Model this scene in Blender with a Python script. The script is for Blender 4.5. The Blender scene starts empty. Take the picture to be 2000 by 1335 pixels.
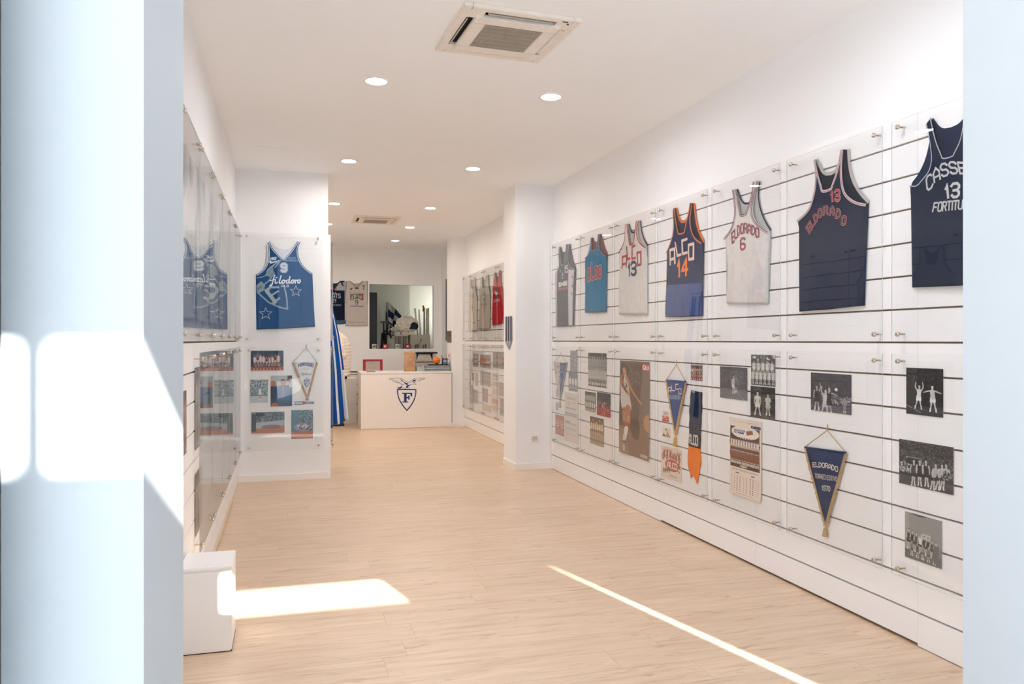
import bpy, bmesh, math, random
import numpy as np
from mathutils import Matrix, Vector

# ------------------------------------------------------------ camera, world, sun
SC = bpy.context.scene
COL = SC.collection
FPX = 1530.0
TH = math.atan(438.0 / FPX)
CT, ST = math.cos(TH), math.sin(TH)
EYE = 1.36
cam_d = bpy.data.cameras.new('camera')
cam_d.sensor_width = 36.0
cam_d.lens = FPX / 2000.0 * 36.0
cam_d.shift_y = -3.5 / 2000.0
cam_d.clip_start = 0.05
cam = bpy.data.objects.new('camera', cam_d)
cam.location = (0, 0, EYE)
cam.rotation_euler = (math.pi / 2, 0, -TH)
COL.objects.link(cam)
SC.camera = cam

w = bpy.data.worlds.new('world'); SC.world = w; w.use_nodes = True
nt = w.node_tree; nt.nodes.clear()
wo = nt.nodes.new('ShaderNodeOutputWorld'); wb = nt.nodes.new('ShaderNodeBackground')
tc = nt.nodes.new('ShaderNodeTexCoord'); sp = nt.nodes.new('ShaderNodeSeparateXYZ')
rp = nt.nodes.new('ShaderNodeValToRGB')
rp.color_ramp.elements[0].position = 0.45; rp.color_ramp.elements[0].color = (0.55, 0.56, 0.58, 1)
rp.color_ramp.elements[1].position = 0.75; rp.color_ramp.elements[1].color = (0.58, 0.77, 1.0, 1)
e = rp.color_ramp.elements.new(0.53); e.color = (0.78, 0.89, 1.0, 1)
ma = nt.nodes.new('ShaderNodeMath'); ma.operation = 'MULTIPLY_ADD'; ma.inputs[1].default_value = 0.5; ma.inputs[2].default_value = 0.5
nt.links.new(tc.outputs['Generated'], sp.inputs[0]); nt.links.new(sp.outputs['Z'], ma.inputs[0])
nt.links.new(ma.outputs[0], rp.inputs[0]); nt.links.new(rp.outputs[0], wb.inputs['Color'])
wb.inputs['Strength'].default_value = 1.85
nt.links.new(wb.outputs[0], wo.inputs[0])

sun_d = bpy.data.lights.new('sun', 'SUN'); sun_d.energy = 52.0; sun_d.angle = math.radians(0.25); sun_d.color = (1.0, 0.98, 0.95)
sun = bpy.data.objects.new('sun', sun_d); COL.objects.link(sun)
SUN_DIR = Vector((-0.2475, 1.0, -0.40)).normalized()
sun.rotation_euler = SUN_DIR.to_track_quat('-Z', 'Y').to_euler()
sun.location = (3, -12, 8)
LAMP = 270.0

SC.view_settings.view_transform = 'Standard'
SC.view_settings.look = 'None'
SC.view_settings.gamma = 1.0
SC.view_settings.use_curve_mapping = False
SC.view_settings.exposure = 0.15
SC.cycles.max_bounces = 16
SC.cycles.diffuse_bounces = 12
SC.cycles.glossy_bounces = 6
SC.cycles.transmission_bounces = 6
SC.cycles.transparent_max_bounces = 40
SC.cycles.sample_clamp_indirect = 6.0
SC.cycles.caustics_reflective = False
SC.cycles.caustics_refractive = False
SC.cycles.use_denoising = True

# ------------------------------------------------------------ survey: photograph pixel -> point on a plane
def ray(px, py):
    a = (px - 1000) / FPX; b = (664 - py) / FPX
    return a * CT + ST, CT - a * ST, b

class Surf:
    """a real plane of the room: 'right'/'left' are X=c walls, 'front' is a Y=c face turned to the street"""
    def __init__(s, kind, c): s.kind = kind; s.c = c
    def uv(s, px, py):
        x, y, z = ray(px, py)
        if s.kind == 'front':
            t = s.c / y; return (x * t, EYE + z * t)
        t = s.c / x
        return ((-y * t) if s.kind == 'right' else y * t, EYE + z * t)
    def mat(s, u0, v0, d=0.0):
        if s.kind == 'front': o = Vector((u0, s.c - d, v0)); ux = Vector((1, 0, 0)); n = Vector((0, -1, 0))
        elif s.kind == 'right': o = Vector((s.c - d, -u0, v0)); ux = Vector((0, -1, 0)); n = Vector((-1, 0, 0))
        else: o = Vector((s.c + d, u0, v0)); ux = Vector((0, 1, 0)); n = Vector((1, 0, 0))
        m = Matrix.Identity(4)
        for i in range(3):
            m[i][0] = ux[i]; m[i][1] = (0, 0, 1)[i]; m[i][2] = n[i]; m[i][3] = o[i]
        return m

# ------------------------------------------------------------ materials
def lin(c):
    if isinstance(c, str):
        c = c.lstrip('#'); c = tuple(int(c[i:i + 2], 16) / 255 for i in (0, 2, 4))
    return tuple(((v / 12.92) if v <= 0.04045 else ((v + 0.055) / 1.055) ** 2.4) for v in c)
MATS = {}
def mat(name, col, rough=0.5, metal=0.0, var=0.04, scale=12.0, bump=0.0, bscale=200.0, sheen=0.0, spec=0.5, emit=0.0, trans=0.0):
    if name in MATS: return MATS[name]
    m = bpy.data.materials.new(name); m.use_nodes = True; t = m.node_tree
    b = t.nodes['Principled BSDF']; c = lin(col)
    b.inputs['Roughness'].default_value = rough; b.inputs['Metallic'].default_value = metal
    b.inputs['Specular IOR Level'].default_value = spec
    co = t.nodes.new('ShaderNodeTexCoord'); nz = t.nodes.new('ShaderNodeTexNoise'); nz.inputs['Scale'].default_value = scale
    nz.inputs['Detail'].default_value = 4
    r = t.nodes.new('ShaderNodeValToRGB')
    r.color_ramp.elements[0].position = 0.3; r.color_ramp.elements[1].position = 0.7
    r.color_ramp.elements[0].color = tuple(max(0, v * (1 - var)) for v in c) + (1,)
    r.color_ramp.elements[1].color = tuple(min(1, v * (1 + var)) for v in c) + (1,)
    t.links.new(co.outputs['Object'], nz.inputs['Vector']); t.links.new(nz.outputs['Fac'], r.inputs[0]); t.links.new(r.outputs[0], b.inputs['Base Color'])
    if bump:
        n2 = t.nodes.new('ShaderNodeTexNoise'); n2.inputs['Scale'].default_value = bscale
        bp = t.nodes.new('ShaderNodeBump'); bp.inputs['Strength'].default_value = bump; bp.inputs['Distance'].default_value = 0.002
        t.links.new(co.outputs['Object'], n2.inputs['Vector']); t.links.new(n2.outputs['Fac'], bp.inputs['Height']); t.links.new(bp.outputs[0], b.inputs['Normal'])
    if sheen: b.inputs['Sheen Weight'].default_value = sheen
    if emit:
        b.inputs['Emission Color'].default_value = c + (1,); b.inputs['Emission Strength'].default_value = emit
    if trans: b.inputs['Transmission Weight'].default_value = trans
    MATS[name] = m
    return m
def fabric(col, rough=0.85):
    return mat('fabric_' + col.strip('#'), col, rough, var=0.06, scale=30, bump=0.05, bscale=220, sheen=0.0, spec=0.12)
def ink(col):
    return mat('print_' + col.strip('#'), col, 0.6, var=0.03, scale=60, spec=0.3)

M_WALL = mat('white_wall_paint', '#eef0f2', 0.75, var=0.012, scale=1.5, bump=0.05, bscale=90)
M_CEIL = mat('ceiling_paint', '#f5f7f9', 0.85, var=0.01, scale=1.2)
M_SLAT = mat('white_melamine', '#efeff0', 0.32, var=0.01, scale=2)
M_MDF = mat('brown_groove_board', '#8a7460', 0.8, var=0.15, scale=30)
M_TRIM = mat('white_trim_paint', '#eeebe7', 0.5, var=0.01, scale=3)
M_WHITE = mat('white_laminate', '#eeebe8', 0.4, var=0.01, scale=2)
M_STEEL = mat('brushed_steel', '#c9c2b6', 0.22, 1.0, var=0.08, scale=80)
M_BLACK = mat('black_plastic', '#14161a', 0.4)
M_DARK = mat('dark_recess', '#0c0c0c', 0.7)
M_CORD = mat('gold_cord', '#b39255', 0.6, bump=0.5, bscale=300)
M_GOLD = mat('gold_fringe', '#b99863', 0.75, var=0.25, scale=160, bump=0.8, bscale=400)

def acrylic():
    m = bpy.data.materials.new('clear_acrylic'); m.use_nodes = True; t = m.node_tree; t.nodes.clear()
    o = t.nodes.new('ShaderNodeOutputMaterial'); mx = t.nodes.new('ShaderNodeMixShader')
    tr = t.nodes.new('ShaderNodeBsdfTransparent'); tr.inputs[0].default_value = (0.988, 0.992, 0.992, 1)
    gl = t.nodes.new('ShaderNodeBsdfGlossy'); gl.inputs['Roughness'].default_value = 0.0
    co = t.nodes.new('ShaderNodeTexCoord'); nz = t.nodes.new('ShaderNodeTexNoise'); nz.inputs['Scale'].default_value = 1.6; nz.inputs['Detail'].default_value = 1
    bp = t.nodes.new('ShaderNodeBump'); bp.inputs['Strength'].default_value = 0.25; bp.inputs['Distance'].default_value = 0.01
    fr = t.nodes.new('ShaderNodeFresnel'); ge = t.nodes.new('ShaderNodeNewGeometry'); mr = t.nodes.new('ShaderNodeMapRange')
    mr.inputs[3].default_value = 1.36; mr.inputs[4].default_value = 1 / 1.36     # leaving the sheet: same reflectance as entering it
    t.links.new(ge.outputs['Backfacing'], mr.inputs[0]); t.links.new(mr.outputs[0], fr.inputs['IOR'])
    t.links.new(co.outputs['Object'], nz.inputs['Vector']); t.links.new(nz.outputs['Fac'], bp.inputs['Height'])
    t.links.new(bp.outputs[0], gl.inputs['Normal'])
    t.links.new(fr.outputs[0], mx.inputs[0]); t.links.new(tr.outputs[0], mx.inputs[1]); t.links.new(gl.outputs[0], mx.inputs[2]); t.links.new(mx.outputs[0], o.inputs[0])
    return m
M_ACR = acrylic()
def acr_edge():
    m = bpy.data.materials.new('acrylic_cut_edge'); m.use_nodes = True; t = m.node_tree; t.nodes.clear()
    o = t.nodes.new('ShaderNodeOutputMaterial'); mx = t.nodes.new('ShaderNodeMixShader'); mx.inputs[0].default_value = 0.55
    tr = t.nodes.new('ShaderNodeBsdfTransparent'); tr.inputs[0].default_value = (0.8, 0.86, 0.86, 1)
    gl = t.nodes.new('ShaderNodeBsdfPrincipled'); gl.inputs['Base Color'].default_value = (0.42, 0.46, 0.46, 1); gl.inputs['Roughness'].default_value = 0.25
    t.links.new(tr.outputs[0], mx.inputs[1]); t.links.new(gl.outputs[0], mx.inputs[2]); t.links.new(mx.outputs[0], o.inputs[0])
    return m
M_ACRE = acr_edge()
def print_mat():
    m = bpy.data.materials.new('printed_paper'); m.use_nodes = True; t = m.node_tree; b = t.nodes['Principled BSDF']
    a = t.nodes.new('ShaderNodeVertexColor'); a.layer_name = 'Col'
    t.links.new(a.outputs['Color'], b.inputs['Base Color']); b.inputs['Roughness'].default_value = 0.35
    return m
M_PRINT = print_mat()
def floor_mat():
    m = bpy.data.materials.new('pale_oak_laminate'); m.use_nodes = True; t = m.node_tree; b = t.nodes['Principled BSDF']
    N = t.nodes.new; L = t.links.new
    geo = N('ShaderNodeNewGeometry'); oi = N('ShaderNodeObjectInfo')
    mp = N('ShaderNodeMapping'); mp.inputs['Scale'].default_value = (1.1, 13.0, 1)
    ad = N('ShaderNodeVectorMath'); ad.operation = 'ADD'
    mu = N('ShaderNodeVectorMath'); mu.operation = 'SCALE'; mu.inputs['Scale'].default_value = 37.0
    cx = N('ShaderNodeCombineXYZ'); L(oi.outputs['Random'], cx.inputs[0]); L(oi.outputs['Random'], cx.inputs[1]); L(cx.outputs[0], mu.inputs[0])
    L(geo.outputs['Position'], ad.inputs[0]); L(mu.outputs[0], ad.inputs[1]); L(ad.outputs[0], mp.inputs['Vector'])
    n1 = N('ShaderNodeTexNoise'); n1.inputs['Scale'].default_value = 2.2; n1.inputs['Detail'].default_value = 7; n1.inputs['Roughness'].default_value = 0.62; n1.inputs['Distortion'].default_value = 0.6
    L(mp.outputs[0], n1.inputs['Vector'])
    r = N('ShaderNodeValToRGB'); el = r.color_ramp.elements
    el[0].position = 0.30; el[0].color = lin('#c3a78c') + (1,); el[1].position = 0.66; el[1].color = lin('#dcc4aa') + (1,)
    e = el.new(0.46); e.color = lin('#d3b99d') + (1,)
    L(n1.outputs['Fac'], r.inputs[0])
    mp2 = N('ShaderNodeMapping'); mp2.inputs['Scale'].default_value = (3.2, 16.0, 1); L(ad.outputs[0], mp2.inputs['Vector'])
    n2 = N('ShaderNodeTexNoise'); n2.inputs['Scale'].default_value = 1.5; n2.inputs['Detail'].default_value = 3; n2.inputs['Distortion'].default_value = 1.3; L(mp2.outputs[0], n2.inputs['Vector'])
    r2 = N('ShaderNodeValToRGB'); r2.color_ramp.elements[0].position = 0.62; r2.color_ramp.elements[0].color = (1, 1, 1, 1)
    r2.color_ramp.elements[1].position = 0.80; r2.color_ramp.elements[1].color = (0.62, 0.52, 0.45, 1); L(n2.outputs['Fac'], r2.inputs[0])
    mx = N('ShaderNodeMix'); mx.data_type = 'RGBA'; mx.blend_type = 'MULTIPLY'; mx.inputs[0].default_value = 1.0
    L(r.outputs[0], mx.inputs[6]); L(r2.outputs[0], mx.inputs[7])
    hs = N('ShaderNodeHueSaturation'); mr = N('ShaderNodeMapRange'); mr.inputs[3].default_value = 0.965; mr.inputs[4].default_value = 1.03
    L(oi.outputs['Random'], mr.inputs[0]); L(mr.outputs[0], hs.inputs['Value']); L(mx.outputs[2], hs.inputs['Color'])
    L(hs.outputs[0], b.inputs['Base Color']); b.inputs['Roughness'].default_value = 0.36
    bp = N('ShaderNodeBump'); bp.inputs['Strength'].default_value = 0.08; bp.inputs['Distance'].default_value = 0.002
    L(n1.outputs['Fac'], bp.inputs['Height']); L(bp.outputs[0], b.inputs['Normal'])
    return m
M_FLOOR = floor_mat()

# ------------------------------------------------------------ mesh helpers
class MB:
    def __init__(s): s.v = []; s.f = []; s.m = []
    def add(s, vs, fs, mi=0):
        n = len(s.v); s.v += [tuple(p) for p in vs]; s.f += [tuple(i + n for i in f) for f in fs]; s.m += [mi] * len(fs); return s
    def box(s, x0, x1, y0, y1, z0, z1, mi=0):
        vs = [(x, y, z) for z in (z0, z1) for y in (y0, y1) for x in (x0, x1)]
        return s.add(vs, [(0, 2, 3, 1), (4, 5, 7, 6), (0, 1, 5, 4), (2, 6, 7, 3), (0, 4, 6, 2), (1, 3, 7, 5)], mi)
    def bevbox(s, x0, x1, y0, y1, z0, z1, b, mi=0):
        bm = bmesh.new(); bmesh.ops.create_cube(bm, size=1)
        for v in bm.verts: v.co = Vector((x0 + (v.co.x + .5) * (x1 - x0), y0 + (v.co.y + .5) * (y1 - y0), z0 + (v.co.z + .5) * (z1 - z0)))
        bmesh.ops.bevel(bm, geom=bm.edges[:], offset=b, segments=2, affect='EDGES')
        bm.verts.index_update(); s.add([v.co[:] for v in bm.verts], [[v.index for v in f.verts] for f in bm.faces], mi); bm.free(); return s
    def prism(s, poly, z0, z1, mi=0):
        n = len(poly); vs = [(p[0], p[1], z0) for p in poly] + [(p[0], p[1], z1) for p in poly]
        return s.add(vs, [tuple(reversed(range(n))), tuple(range(n, 2 * n))] + [(i, (i + 1) % n, n + (i + 1) % n, n + i) for i in range(n)], mi)
    def tube(s, pts, r, n=8, mi=0, closed=False):
        pts = [Vector(p) for p in pts]; rs = r if isinstance(r, (list, tuple)) else [r] * len(pts); base = len(s.v); up = None
        for i, p in enumerate(pts):
            a = pts[max(i - 1, 0)]; b = pts[min(i + 1, len(pts) - 1)]; d = (b - a).normalized()
            if up is None: up = d.orthogonal().normalized()
            up = (up - d * up.dot(d)).normalized(); w2 = d.cross(up)
            for k in range(n):
                a2 = 2 * math.pi * k / n; s.v.append(tuple(p + (up * math.cos(a2) + w2 * math.sin(a2)) * rs[i]))
        for i in range(len(pts) - 1):
            for k in range(n):
                s.f.append((base + i * n + k, base + i * n + (k + 1) % n, base + (i + 1) * n + (k + 1) % n, base + (i + 1) * n + k)); s.m.append(mi)
        s.f.append(tuple(base + k for k in reversed(range(n)))); s.m.append(mi)
        s.f.append(tuple(base + (len(pts) - 1) * n + k for k in range(n))); s.m.append(mi)
        return s
    def lathe(s, prof, n=24, c=(0, 0, 0), mi=0, axis='z'):
        base = len(s.v)
        for r, h in prof:
            for k in range(n):
                a = 2 * math.pi * k / n; x, y = r * math.cos(a), r * math.sin(a)
                s.v.append((c[0] + x, c[1] + y, c[2] + h) if axis == 'z' else (c[0] + x, c[1] + h, c[2] + y))
        for i in range(len(prof) - 1):
            for k in range(n):
                q = (base + i * n + k, base + i * n + (k + 1) % n, base + (i + 1) * n + (k + 1) % n, base + (i + 1) * n + k)
                s.f.append(q if axis == 'z' else q[::-1]); s.m.append(mi)
        return s
    def rings(s, rings, mi=0, cap=True):
        base = len(s.v); n = len(rings[0])
        for r in rings: s.v += [tuple(p) for p in r]
        for i in range(len(rings) - 1):
            for k in range(n):
                s.f.append((base + i * n + k, base + i * n + (k + 1) % n, base + (i + 1) * n + (k + 1) % n, base + (i + 1) * n + k)); s.m.append(mi)
        if cap:
            s.f.append(tuple(base + k for k in reversed(range(n)))); s.m.append(mi)
            s.f.append(tuple(base + (len(rings) - 1) * n + k for k in range(n))); s.m.append(mi)
        return s
    def mesh(s, name, mats, smooth=False):
        me = bpy.data.meshes.new(name); me.from_pydata(s.v, [], s.f)
        for m in (mats if isinstance(mats, (list, tuple)) else [mats]): me.materials.append(m)
        me.polygons.foreach_set('material_index', s.m)
        if smooth: me.polygons.foreach_set('use_smooth', [True] * len(s.f))
        me.update(); return me
    def build(s, name, mats, parent=None, smooth=False, loc=None):
        o = bpy.data.objects.new(name, s.mesh(name, mats, smooth)); COL.objects.link(o)
        if parent: o.parent = parent
        if loc: o.location = loc
        return o
def empty(name, loc=(0, 0, 0), rz=0, M=None):
    o = bpy.data.objects.new(name, None); o.empty_display_size = 0.05; COL.objects.link(o)
    if M is not None: o.matrix_world = M
    else: o.location = loc; o.rotation_euler = (0, 0, rz)
    return o
def tag(o, label, cat, group=None, kind=None):
    o['label'] = label; o['category'] = cat
    if group: o['group'] = group
    if kind: o['kind'] = kind
    return o
def structure(o, label=None):
    o['kind'] = 'structure'
    if label: o['label'] = label
    return o
def inst(name, me, parent=None, loc=(0, 0, 0), scale=None):
    o = bpy.data.objects.new(name, me); COL.objects.link(o)
    if parent: o.parent = parent
    o.location = loc
    if scale: o.scale = scale
    return o
def copy_tree(o, parent=None):
    c = o.copy(); COL.objects.link(c); c.parent = parent
    for ch in list(o.children): copy_tree(ch, c)
    return c
# ------------------------------------------------------------ the shell
WR, WL, YF, YB, H = 2.72, -0.48, 1.30, 14.20, 3.0
SR, SL = 2.69, -0.455            # faces of the slat boards
fl = structure(MB().box(WL - .1, WR + .3, 1.08, YB + 2.2, -0.10, -0.012).build('floor', M_MDF))
pl = MB().box(0, 1.2, 0, 0.19, -0.012, 0); plank_me = pl.mesh('plank', M_FLOOR)
rnd = random.Random(4)
y = 1.08; k = 0
while y < YB - 0.01:
    x = WL - rnd.random() * 1.0 - 0.05
    d = min(0.1912, YB - y)
    while x < WR:
        x0 = max(x, WL); x1 = min(x + 1.2, WR)
        if x1 - x0 > 0.03: inst('plank', plank_me, fl, (x0 + 0.0004, y, 0), ((x1 - x0 - 0.0008) / 1.2, (d - 0.0012) / 0.19, 1))
        x += 1.2
    y += 0.1912
structure(MB().box(WL - .1, WR + .3, 1.08, YB + 2.2, H, H + 0.1).build('ceiling', M_CEIL))
wr = structure(MB().box(WR, WR + .12, 1.30, YB, 0, H).build('wall_right', M_WALL))
wl = structure(MB().box(WL - .12, WL, 1.30, YB, 0, H).build('wall_left', M_WALL))
# back wall with the square opening to the stock room
OX0, OX1, OZ0, OZ1 = 1.406, 2.571, 1.204, 2.365
b = MB(); b.box(WL, OX0, YB, YB + .12, 0, H); b.box(OX1, WR + .3, YB, YB + .12, 0, H); b.box(OX0, OX1, YB, YB + .12, 0, OZ0); b.box(OX0, OX1, YB, YB + .12, OZ1, H)
wbk = structure(b.build('wall_back', M_WALL))
M_STORE = mat('stock_room_paint', '#dfe0d8', 0.7, var=0.02, scale=2)
b = MB(); b.box(WL, WR + .3, YB + 1.5, YB + 1.6, 0, H); b.box(WR + .2, WR + .3, YB + .12, YB + 1.5, 0, H); b.box(0.9, 1.0, YB + .12, YB + 1.5, 0, H); b.box(0.9, 2.33, YB + 1.32, YB + 1.5, 0, H)
structure(b.build('wall_stock_room', M_STORE))

# wall_right boards
SEAM_R = [1.60, 2.85, 4.10, 5.35, 6.60, 7.88]
SEAM_R2 = [8.37, 9.62, 10.88, 12.13]
SEAM_L = [1.60, 2.95, 4.20, 5.45, 6.70, 7.92]
def backing(wall, x0, x1, y0, y1):
    MB().box(x0, x1, y0, y1, 0.002, 2.395).build('groove_backing', M_MDF, wall)
def slat_run(wall, xa, xb, xc, seams, gap=()):
    """xa face, xb back of board, xc wall"""
    for i in range(len(seams) - 1):
        a, c = seams[i] + 0.0008, seams[i + 1] - 0.0008; shared = None
        for n in range(16):
            z0 = 0.15 * n + (0.004 if n == 0 else 0.0045); z1 = 0.15 * (n + 1) - (0.0045 if n < 15 else 0)
            if n == 0 and i in gap: z0 = 0.016
            if 0 < n < 15 and shared: me = shared
            else:
                me = MB().box(min(xa, xb), max(xa, xb), 0, c - a, 0, z1 - z0).mesh('slat', M_SLAT)
                if 0 < n < 15: shared = me
            inst('slat', me, wall, (0, a, z0))
    backing(wall, min(xb, xc), max(xb, xc), seams[0], seams[-1])
slat_run(wr, SR, SR + .018, WR, SEAM_R, gap=(1, 2))
slat_run(wr, SR, SR + .018, WR, SEAM_R2)
slat_run(wl, SL, SL - .018, WL, SEAM_L)
MB().box(WL, SL + .018, 4.9, 6.9, 0.0, 0.035).build('skirting_strip', mat('worn_beige_strip', '#cdb8a2', .6), wl)

# columns and pilaster
def column(x0, x1, y0, y1, name, faces):
    c = structure(MB().box(x0, x1, y0, y1, 0, H).build(name, M_WALL))
    t = MB()
    bt, bh = 0.012, 0.062
    if 'f' in faces: t.box(x0 - (bt if 'l' in faces else 0), x1, y0 - bt, y0, 0, bh)
    if 'l' in faces: t.box(x0 - bt, x0, y0, y1, 0, bh)
    t.build('baseboard', M_TRIM, c)
    return c
col_r = column(2.30, WR, 7.89, 8.36, 'column', 'fl')
col_b = column(2.494, WR, 12.14, 12.56, 'column', 'fl')
pil = column(WL, 0.383, 7.93, 8.30, 'column', 'f')
pb = MB(); pb.box(0.383, 0.4065, 7.93, 8.30, 0, 2.4); pb.build('side_board', M_SLAT, pil)

# street front: piers either side of the open door, shop window to the right
M_PIER = mat('street_front_paint', '#bcc4ca', 0.6, var=0.01, scale=2)
wf = structure(MB().box(-7, -0.175, 1.08, 1.47, -0.1, 3.6).build('wall_front', M_PIER))
MB().box(1.382, 1.64, 1.14, 1.339, -0.1, 3.6).build('pier', M_PIER, wf)
MB().box(2.66, 4.2, 1.14, 1.339, -0.1, 3.6).build('pier', M_PIER, wf)
MB().box(-0.175, 1.382, 1.14, 1.339, 3.0, 3.6).build('lintel', M_PIER, wf)
MB().box(1.64, 2.66, 1.14, 1.339, 3.0, 3.6).build('lintel', M_PIER, wf)
wn = structure(MB().box(1.64, 2.66, 1.22, 1.228, 0.1, 3.0).build('window_1', M_ACR))
MB().box(1.64, 2.66, 1.18, 1.27, 0.0, 0.1).build('sill', M_TRIM, wn)
# dark metal door frame at the left edge, street pavement and unseen blockers added to shape sun and sky light
structure(MB().box(-0.36, -0.333, 1.0, 1.08, 0.0, 3.0).build('door_1', mat('bronze_door_frame', '#4a4340', .4)))
structure(MB().box(-14, 18, -12, 1.08, -0.12, -0.02).build('street_pavement', mat('grey_pavement', '#d8d8d8', .8, var=.12, scale=3)))
structure(MB().box(-7, 6, -2.6, 1.08, 3.62, 3.8).build('sky_blocker_slab', mat('sky_blocker_paint', '#cfccc6', .8)))  # unseen slab added to keep the upper sky off the pier
M_BLOCKER = mat('sun_blocker_plaster', '#dcd8d0', .8, var=.05, scale=2)
arc = structure(MB().box(0.4, 18, -7.0, -6.7, 4.583, 6.62).build('sun_blocker_beam', M_BLOCKER))  # unseen beam added to cut the top of the sun band
hb = MB()
hb.box(0.4, 3.35, -7.04, -7.0, -0.02, 4.437)
hb.box(1.97, 2.36, -7.04, -7.0, 4.437, 4.62); hb.box(1.69, 1.722, -7.04, -7.0, 4.437, 4.62)
hb.box(3.35, 4.358, -7.04, -7.0, -0.02, 4.62)
# wedge gap between two sun-blocking boards
hb.add([(4.55, -7.04, -0.02), (4.3745, -7.04, 4.62), (18, -7.04, 4.62), (18, -7.04, -0.02), (4.55, -7.0, -0.02), (4.3745, -7.0, 4.62), (18, -7.0, 4.62), (18, -7.0, -0.02)],
       [(0, 3, 2, 1), (4, 5, 6, 7), (0, 1, 5, 4), (1, 2, 6, 5), (2, 3, 7, 6), (3, 0, 4, 7)])
structure(hb.build('sun_blocker_boards', mat('sun_blocker_white', '#e2e2e0', .7)))  # unseen boards added; slot, posts and gap shape the sun patches

# ------------------------------------------------------------ downlights and air conditioners
LAMPS = [mat('lamp_diffuser_%d' % i, c, 0.5, var=0.0, emit=LAMP * f) for i, (c, f) in enumerate((('#f2f3ff', 1.2), ('#f8f6fa', 1.15), ('#fff8f4', 1.15), ('#fff4ea', 1.15), ('#fff0e2', 1.2), ('#ffeeda', .45)))]
M_RING = mat('lamp_ring', '#f2eee8', 0.4)
ringm = MB().lathe([(0.060, -0.001), (0.064, -0.009), (0.078, -0.009), (0.082, 0.0)], 32).mesh('rim', M_RING, True)
dm = MB(); dm.lathe([(0.0001, -0.002), (0.061, -0.002)], 32); diskms = [dm.mesh('diffuser', m_) for m_ in LAMPS]
def downlight(x, y, label, j):
    t = empty('downlight', (x, y, H)); tag(t, label, 'ceiling light', 'round recessed downlights in the ceiling')
    inst('rim', ringm, t); inst('diffuser', diskms[j], t)
names = {(0, 1): 'leftmost of the two nearest round recessed ceiling downlights', (1, 1): 'round recessed downlight just right of and beyond the near air conditioner',
         (0, 2): 'round recessed downlight in front of the left column top', (1, 2): 'round recessed downlight in the right row, second from the street',
         (0, 3): 'round recessed downlight at the column edge before the far air conditioner', (1, 3): 'round recessed downlight in the right row beside the far air conditioner',
         (0, 4): 'round recessed downlight half hidden by the column edge', (1, 4): 'round recessed downlight just beyond the far air conditioner',
         (1, 5): 'furthest round recessed downlight, above the counter', (0, 0): 'left recessed downlight above the shop entrance', (1, 0): 'right recessed downlight above the shop entrance', (0, 5): 'recessed downlight hidden behind the left column by the back wall'}
for i, xx in enumerate((0.537, 1.70)):
    for j, yy in enumerate((2.66, 4.99, 7.29, 9.605, 11.33, 12.905)):
        downlight(xx, yy, names[(i, j)], j)
M_AC = mat('air_conditioner_plastic', '#eae3da', 0.5)
M_GRILLE = mat('air_conditioner_grille', '#aaa396', 0.6)
M_LOUV = mat('louvre_grey', '#b9b4aa', .5)
def aircon(cx, cy, sx, sy, rz, label):
    t = empty('air_conditioner', (cx, cy, H), rz); tag(t, label, 'air conditioner', 'ceiling cassette air conditioners')
    fr = MB(); i = 0.235; o1 = sx / 2; o2 = sy / 2; g = 0.052
    # outer frame ring with slots, thickness 2 cm
    z0, z1 = -0.022, 0.0
    fr.bevbox(-o1, -o1 + .045, -o2, o2, z0, z1, .004); fr.bevbox(o1 - .045, o1, -o2, o2, z0, z1, .004)
    fr.bevbox(-o1 + .04, o1 - .04, -o2, -o2 + .045, z0, z1, .004); fr.bevbox(-o1 + .04, o1 - .04, o2 - .045, o2, z0, z1, .004)
    for sxx in (-1, 1):
        for syy in (-1, 1):
            ax = sorted((sxx * (o1 - .04), sxx * .19)); ay = sorted((syy * (o2 - .04), syy * .19))
            fr.box(ax[0], ax[1], ay[0], ay[1], z0 + .001, z1)
    fr.build('frame', M_AC, t)
    MB().box(-o1 + .02, o1 - .02, -o2 + .02, o2 - .02, -0.006, -0.001).build('duct', M_DARK, t)
    gp = MB(); gp.bevbox(-.228, .228, -.228, -.155, -.034, -.012, .004); gp.bevbox(-.228, .228, .155, .228, -.034, -.012, .004)
    gp.bevbox(-.228, -.155, -.157, .157, -.034, -.012, .004); gp.bevbox(.155, .228, -.157, .157, -.034, -.012, .004); gp.build('centre_panel', M_AC, t)
    gr = MB(); gr.box(-.157, .157, -.157, .157, -.016, -.013)
    gr.build('filter', M_DARK, t)
    gs = MB()
    for k in range(38):
        x = -.157 + .314 * (k + .5) / 38; gs.box(x - .0029, x + .0029, -.157, .157, -.031, -.018)
    for k in range(6):
        yy = -.157 + .314 * (k + .5) / 6; gs.box(-.157, .157, yy - .002, yy + .002, -.032, -.027)
    o = gs.build('grille', M_GRILLE, t); o['kind'] = 'stuff'
    for a, (dx, dy) in enumerate(((-.25, 0), (.25, 0), (0, -.25), (0, .25))):
        m = MB(); ln = .175
        if dx: m.box(-.003, .003, -ln, ln, -.012, .012)
        else: m.box(-ln, ln, -.003, .003, -.012, .012)
        o = m.build('louvre', M_LOUV if a in (0, 2) else M_AC, t, loc=(dx * 1.03, dy * 1.03, -.016))
        o.rotation_euler = (0, math.radians(20) * (1 if dx < 0 else -3.2), 0) if dx else (math.radians(-25 if dy < 0 else 80), 0, 0)
    sp_ = MB(); sp_.lathe([(0.006, -.0235), (0.006, -.02)], 12, (o1 - .06, -o2 + .05, 0)); sp_.lathe([(0.0001, -.0236), (0.006, -.0236)], 12, (o1 - .06, -o2 + .05, 0)); sp_.box(o1 - .1, o1 - .07, -o2 + .02, -o2 + .028, -.024, -.02)
    sp_.build('sensor', M_BLACK, t)
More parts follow.
